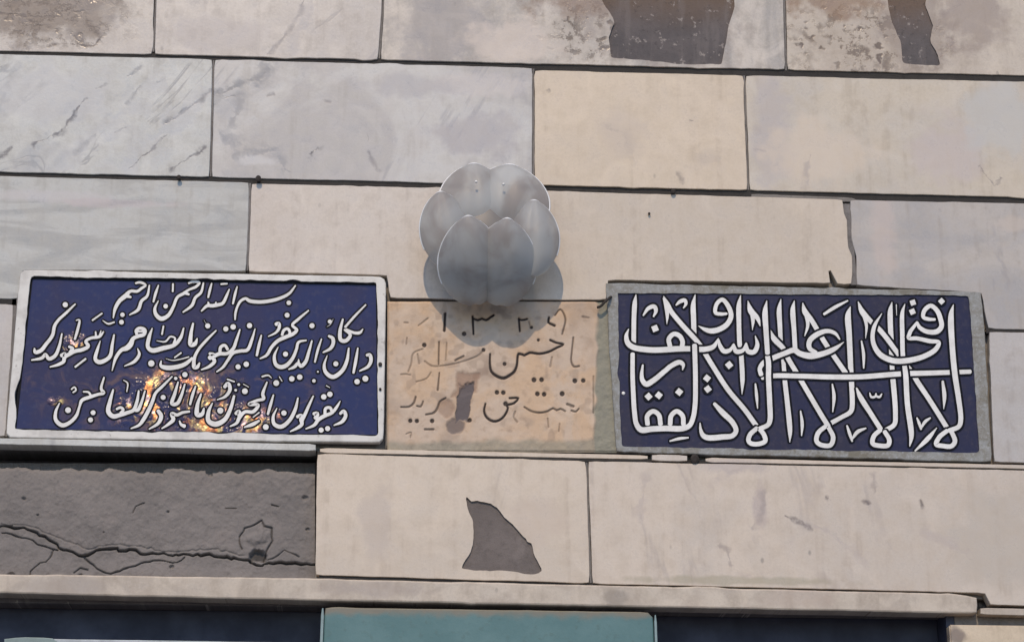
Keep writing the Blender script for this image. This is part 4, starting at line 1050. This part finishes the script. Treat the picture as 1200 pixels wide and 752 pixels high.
# ------------------------------------------------------------------ glass flower lamp
def lamp():
    root = empty('flower_lamp', P(572, 310, 0), 'milky glass flower shaped wall lamp casting a grey shadow on the tablet', 'lamp')
    n = N('milky_glass', False); v = n.map()
    a = n.noise(v, 7, 4, .6, .8); b = n.noise(v, 26, 4, .6)
    col = n.mix(n.rng(a, .35, .65), (.66, .665, .655, 1), (.50, .48, .46, 1))
    col = n.mix(n.rng(a, .46, .66, 0, .55), col, (.38, .34, .32, 1))
    m = n.done(col, n.rng(b, .3, .7, .40, .58), n.bump(b, .25, .003), **{'Specular IOR Level': .45})
    tr = n.t.nodes.new('ShaderNodeBsdfTranslucent'); n.t.links.new(col, tr.inputs[0])
    tp = n.t.nodes.new('ShaderNodeBsdfTransparent'); tp.inputs[0].default_value = (.93, .95, .96, 1)
    x1 = n.t.nodes.new('ShaderNodeMixShader'); x1.inputs[0].default_value = .42
    x2 = n.t.nodes.new('ShaderNodeMixShader'); n.t.links.new(n.rng(a, .35, .7, .40, .22), x2.inputs[0])
    n.t.links.new(n.b.outputs[0], x1.inputs[1]); n.t.links.new(tr.outputs[0], x1.inputs[2])
    n.t.links.new(x1.outputs[0], x2.inputs[1]); n.t.links.new(tp.outputs[0], x2.inputs[2])
    n.t.links.new(x2.outputs[0], n.t.nodes['Material Output'].inputs[0])
    n2 = N('frosted_core', False); v = n2.map()
    q = n2.noise(v, 12, 4, .6)
    mc = n2.done(n2.mix(q, (.20, .19, .18, 1), (.14, .13, .125, 1)), .45, n2.bump(q, .2, .003), **{'Alpha': .75})  # dark core colour stands for the shade of a deep hollow
    RIM = simple('ground_glass_edge', (.72, .73, .73, 1), .35, var=.08, scale=20)
    def petal(base, tip, hw, bulge, wrap, curl=0., th=.006):
        A, T = P(*base), P(*tip)
        up = T - A; L = up.length; side = up.cross(Vector((0, 1, 0))).normalized()
        nu, nv = 17, 22; vs, fs = [], []
        for j in range(nv + 1):
            t = j / nv
            wv = hw * .002 * max(.02, (1 - abs(2 * t - 1) ** 2.1)) ** .55 * (1 + .12 * math.sin(t * 3.1))
            for i in range(nu + 1):
                u = 2 * i / nu - 1
                c = A + up * t + side * (u * wv)
                out_ = bulge * math.sin(math.pi * min(1, t * .92 + .06)) ** .7 - wrap * u * u * (wv / (hw * .002)) + curl * t * t
                crease = .004 * math.exp(-(u / .12) ** 2) * math.sin(math.pi * t)
                rip = .0025 * noise.noise(Vector((c.x * 25, hw, c.z * 25)))
                vs.append(c + Vector((0, -(out_ - crease + rip), 0)))
        for j in range(nv):
            for i in range(nu):
                k = j * (nu + 1) + i; fs.append((k, k + 1, k + nu + 2, k + nu + 1))
        me = mesh('petal', vs, fs, True); fix_normals(me)
        o = link('petal', me, m, root)
        # bright ground edge round the petal's upper half
        path = [vs[j * (nu + 1)] for j in range(nv // 3, nv + 1)] + [vs[nv * (nu + 1) + i] for i in range(1, nu)] + [vs[j * (nu + 1) + nu] for j in range(nv, nv // 3 - 1, -1)]
        rv, rf = [], []
        for q in range(len(path)):
            tn = (path[min(q + 1, len(path) - 1)] - path[max(q - 1, 0)]).normalized()
            n1 = tn.cross(Vector((0, 1, 0))).normalized(); n2 = tn.cross(n1)
            for z in range(6):
                rv.append(path[q] + (n1 * math.cos(z * math.pi / 3) + n2 * math.sin(z * math.pi / 3)) * .0026)
        for q in range(len(path) - 1):
            for z in range(6): rf.append((q * 6 + z, q * 6 + (z + 1) % 6, q * 6 + 6 + (z + 1) % 6, q * 6 + 6 + z))
        rm = mesh('rim', rv, rf, True); fix_normals(rm); link('rim', rm, RIM, o)
        md = o.modifiers.new('thick', 'SOLIDIFY'); md.thickness = th; md.offset = 0
        md = o.modifiers.new('round', 'SUBSURF'); md.levels = 1; md.render_levels = 1
    # back pair, side pair, front pair
    petal((556, 284, .075), (556, 193, .06), 38, .035, .03)
    petal((592, 284, .075), (598, 194, .06), 44, .035, .03)
    petal((530, 318, .085), (516, 226, .095), 27, .035, .035, .0)
    petal((622, 326, .085), (626, 236, .095), 28, .035, .035, .0)
    petal((556, 359, .055), (548, 258, .145), 34, .050, .058, .02)
    petal((587, 360, .055), (594, 261, .145), 34, .050, .058, .02)
    # cup in the middle
    c = P(571, 286, .07)
    bm = bmesh.new(); bmesh.ops.create_uvsphere(bm, u_segments=36, v_segments=22, radius=1)
    for q in bm.verts:
        p = q.co.copy(); k = 1 + .06 * noise.noise(p * 1.7) + .05 * math.cos(6 * math.atan2(p.x, p.z))
        q.co = c + Vector((p.x * .112 * k, p.y * .040, p.z * .112 * k))
    for f in bm.faces: f.smooth = True
    me = bpy.data.meshes.new('cup'); bm.to_mesh(me); bm.free(); link('cup', me, mc, root)
    # fixing plate and stem
    def cyl(name, p, r0, y0, y1, mat, seg=24):
        vs = []; 
        for y, r in ((y0, r0), (y0 - (y0 - y1) * .8, r0), (y1, r0 * .85)):
            vs += [(p.x + math.cos(a) * r, y, p.z + math.sin(a) * r) for a in (2 * math.pi * i / seg for i in range(seg))]
        fs = [(k * seg + i, k * seg + (i + 1) % seg, (k + 1) * seg + (i + 1) % seg, (k + 1) * seg + i) for k in range(2) for i in range(seg)] + [tuple(range(seg)), tuple(range(2 * seg, 3 * seg))]
        me = mesh(name, vs, fs); fix_normals(me); link(name, me, mat, root)
    metal = simple('grey_metal', (.32, .31, .30, 1), .4, 1.0)
    cyl('backplate', P(571, 300), .055, .004, -.012, metal); cyl('stem', P(571, 300), .02, -.011, -.05, metal)
    # white beads stand in for two specular highlights on the top rim
    for x_, y_ in ((558, 213), (590, 216)):
        e = P(x_, y_, .117)
        bm = bmesh.new(); bmesh.ops.create_uvsphere(bm, u_segments=10, v_segments=6, radius=.0035, matrix=Matrix.Translation(e))
        for f in bm.faces: f.smooth = True
        me = bpy.data.meshes.new('screw_or_glint_bead'); bm.to_mesh(me); bm.free(); link('screw_or_glint_bead', me, WHITE, root)
lamp()

# ------------------------------------------------------------------ boards in the opening
def boards():
    n = N('teal_paint'); v = n.map()
    a = n.noise(v, 8, 5, .6); b = n.noise(v, 50, 4, .65)
    col = n.mix(n.rng(a, .35, .65), (.07, .155, .16, 1), (.09, .18, .185, 1))
    col = n.mix(n.rng(b, .55, .75, 0, .4), col, (.06, .11, .10, 1))
    zz = n.sep()[2]; top = P(570, 716).z
    top_band = n.math('MULTIPLY', n.rng(n.math('ADD', zz, n.math('MULTIPLY', n.noise(v, 20, 4), .03)), top - .002, top + .016), .8)  # browner along the top edge of the board
    col = n.mix(top_band, col, (.20, .165, .12, 1))
    teal = n.done(col, .5, n.bump(b, .25, .002))
    root = empty('teal_board', P(570, 900), 'teal painted board hanging in the middle of the dark opening', 'board')
    y_ = .004
    bot = 860
    slab([(380.5, 710.5), (760, 716), (766, 722), (770, bot), (374, bot)], teal, y_, .02, .003, seed=90, name='panel', jit=.3, parent=root)
    rim = simple('teal_rim', (.20, .27, .27, 1), .45)
    slab([(376.5, 711), (380, 711), (374, bot), (370.5, bot)], rim, y_ - .004, .024, .001, seed=91, name='rim', jit=.1, parent=root)
    slab([(766.5, 719), (769.5, 719), (774, bot), (771, bot)], rim, y_ - .004, .024, .001, seed=92, name='rim', jit=.1, parent=root)
    for x_ in (430, 715):
        a, b = P(x_ - 8, 740), P(x_ + 8, 740)
        box('bracket', (a.x, y_ + .021, P(x_, 810).z), (b.x, .109, P(x_, 800).z), rim, root)
    pale = simple('pale_grey_paint', (.36, .40, .42, 1), .5)
    root = empty('pale_board', P(180, 900), 'pale grey board edge low in the dark opening left of the teal board', 'board')
    slab([(4, 746.5), (372, 752), (366, bot), (-4, bot - 5)], pale, .004, .02, .003, seed=93, name='panel', jit=.3, parent=root)
    clip = simple('green_grey_clip', (.20, .26, .25, 1), .5)
    slab([(4, 747.5), (30, 746), (62, 747), (68, 751), (66, 760), (4, 758)], clip, -.002, .012, .002, seed=94, name='clip', jit=.2, parent=root)
    for x_ in (40, 330):
        a, b = P(x_ - 8, 760), P(x_ + 8, 760)
        box('bracket', (a.x, .026, P(x_, 810).z), (b.x, .109, P(x_, 800).z), DARK, root)
boards()

# ------------------------------------------------------------------ nails and wire
IRON = simple('rusty_iron', (.035, .028, .024, 1), .75, .3, .3)
def peg(x, y, r, d, label, name='nail'):
    root_p = P(x, y)
    seg = 9; vs = []; rnd = random.Random(int(x))
    prof = [(.02, .6), (-.001, .6), (-d * .7, .75), (-d * .75, 1.), (-d, 1.), (-d - .0015, .6)]
    for yy, k in prof:
        dz = -.0008 * (yy < 0) * rnd.random()
        vs += [(root_p.x + math.cos(a) * r * k, yy, root_p.z + math.sin(a) * r * 1.15 * k + dz) for a in (2 * math.pi * i / seg for i in range(seg))]
    fs = [(k * seg + i, k * seg + (i + 1) % seg, (k + 1) * seg + (i + 1) % seg, (k + 1) * seg + i) for k in range(len(prof) - 1) for i in range(seg)] + [tuple(range((len(prof) - 1) * seg, len(prof) * seg))]
    me = mesh(name, vs, fs); fix_normals(me)
    tag(link(name, me, IRON), label, name, 'nails in the stone joints' if name == 'nail' else None)
peg(210, 209.5, .0055, .010, 'rusty nail in the joint under the veined white marble slab')
peg(303, 211, .0068, .013, 'thick rusty nail in joint above the left sign, nearer the lamp')
peg(788.5, 225.5, .0062, .008, 'rusty nail in the joint under the warm beige slab')
peg(760.5, 251, .003, .006, 'tiny nail on beige slab right of the flower lamp')
peg(445.5, 428, .0045, .012, 'upper of two dark nails at the right edge of the left sign')
peg(445.5, 457, .003, .012, 'lower of two dark nails at the right edge of the left sign')
peg(814, 537.5, .010, .004, 'dark peg standing in for a hole under the interlaced sign beside the white offcut', 'hole_stand_in')  # dark peg added in place of an open hole

def wire():
    pts = [P(700, 360, .010), P(703.5, 359.5, .014), P(707, 355.5, .016), P(711, 351.5, .016), P(714.5, 349, .013), P(716, 348, .002)]
    cu = bpy.data.curves.new('wire', 'CURVE'); cu.dimensions = '3D'; cu.bevel_depth = .0034; cu.bevel_resolution = 2
    s = cu.splines.new('NURBS'); s.points.add(len(pts) - 1); s.use_endpoint_u = True; s.order_u = 3
    for q, p in zip(s.points, pts): q.co = (p.x, p.y, p.z, 1)
    o = bpy.data.objects.new('wire', cu)
    dg = bpy.context.evaluated_depsgraph_get; COL.objects.link(o)
    me = bpy.data.meshes.new_from_object(o.evaluated_get(dg())); bpy.data.objects.remove(o)
    me.materials.clear()
    tag(link('wire_hook', me, IRON), 'bent black wire hook at the upper left corner of the interlaced sign', 'hook')
wire()
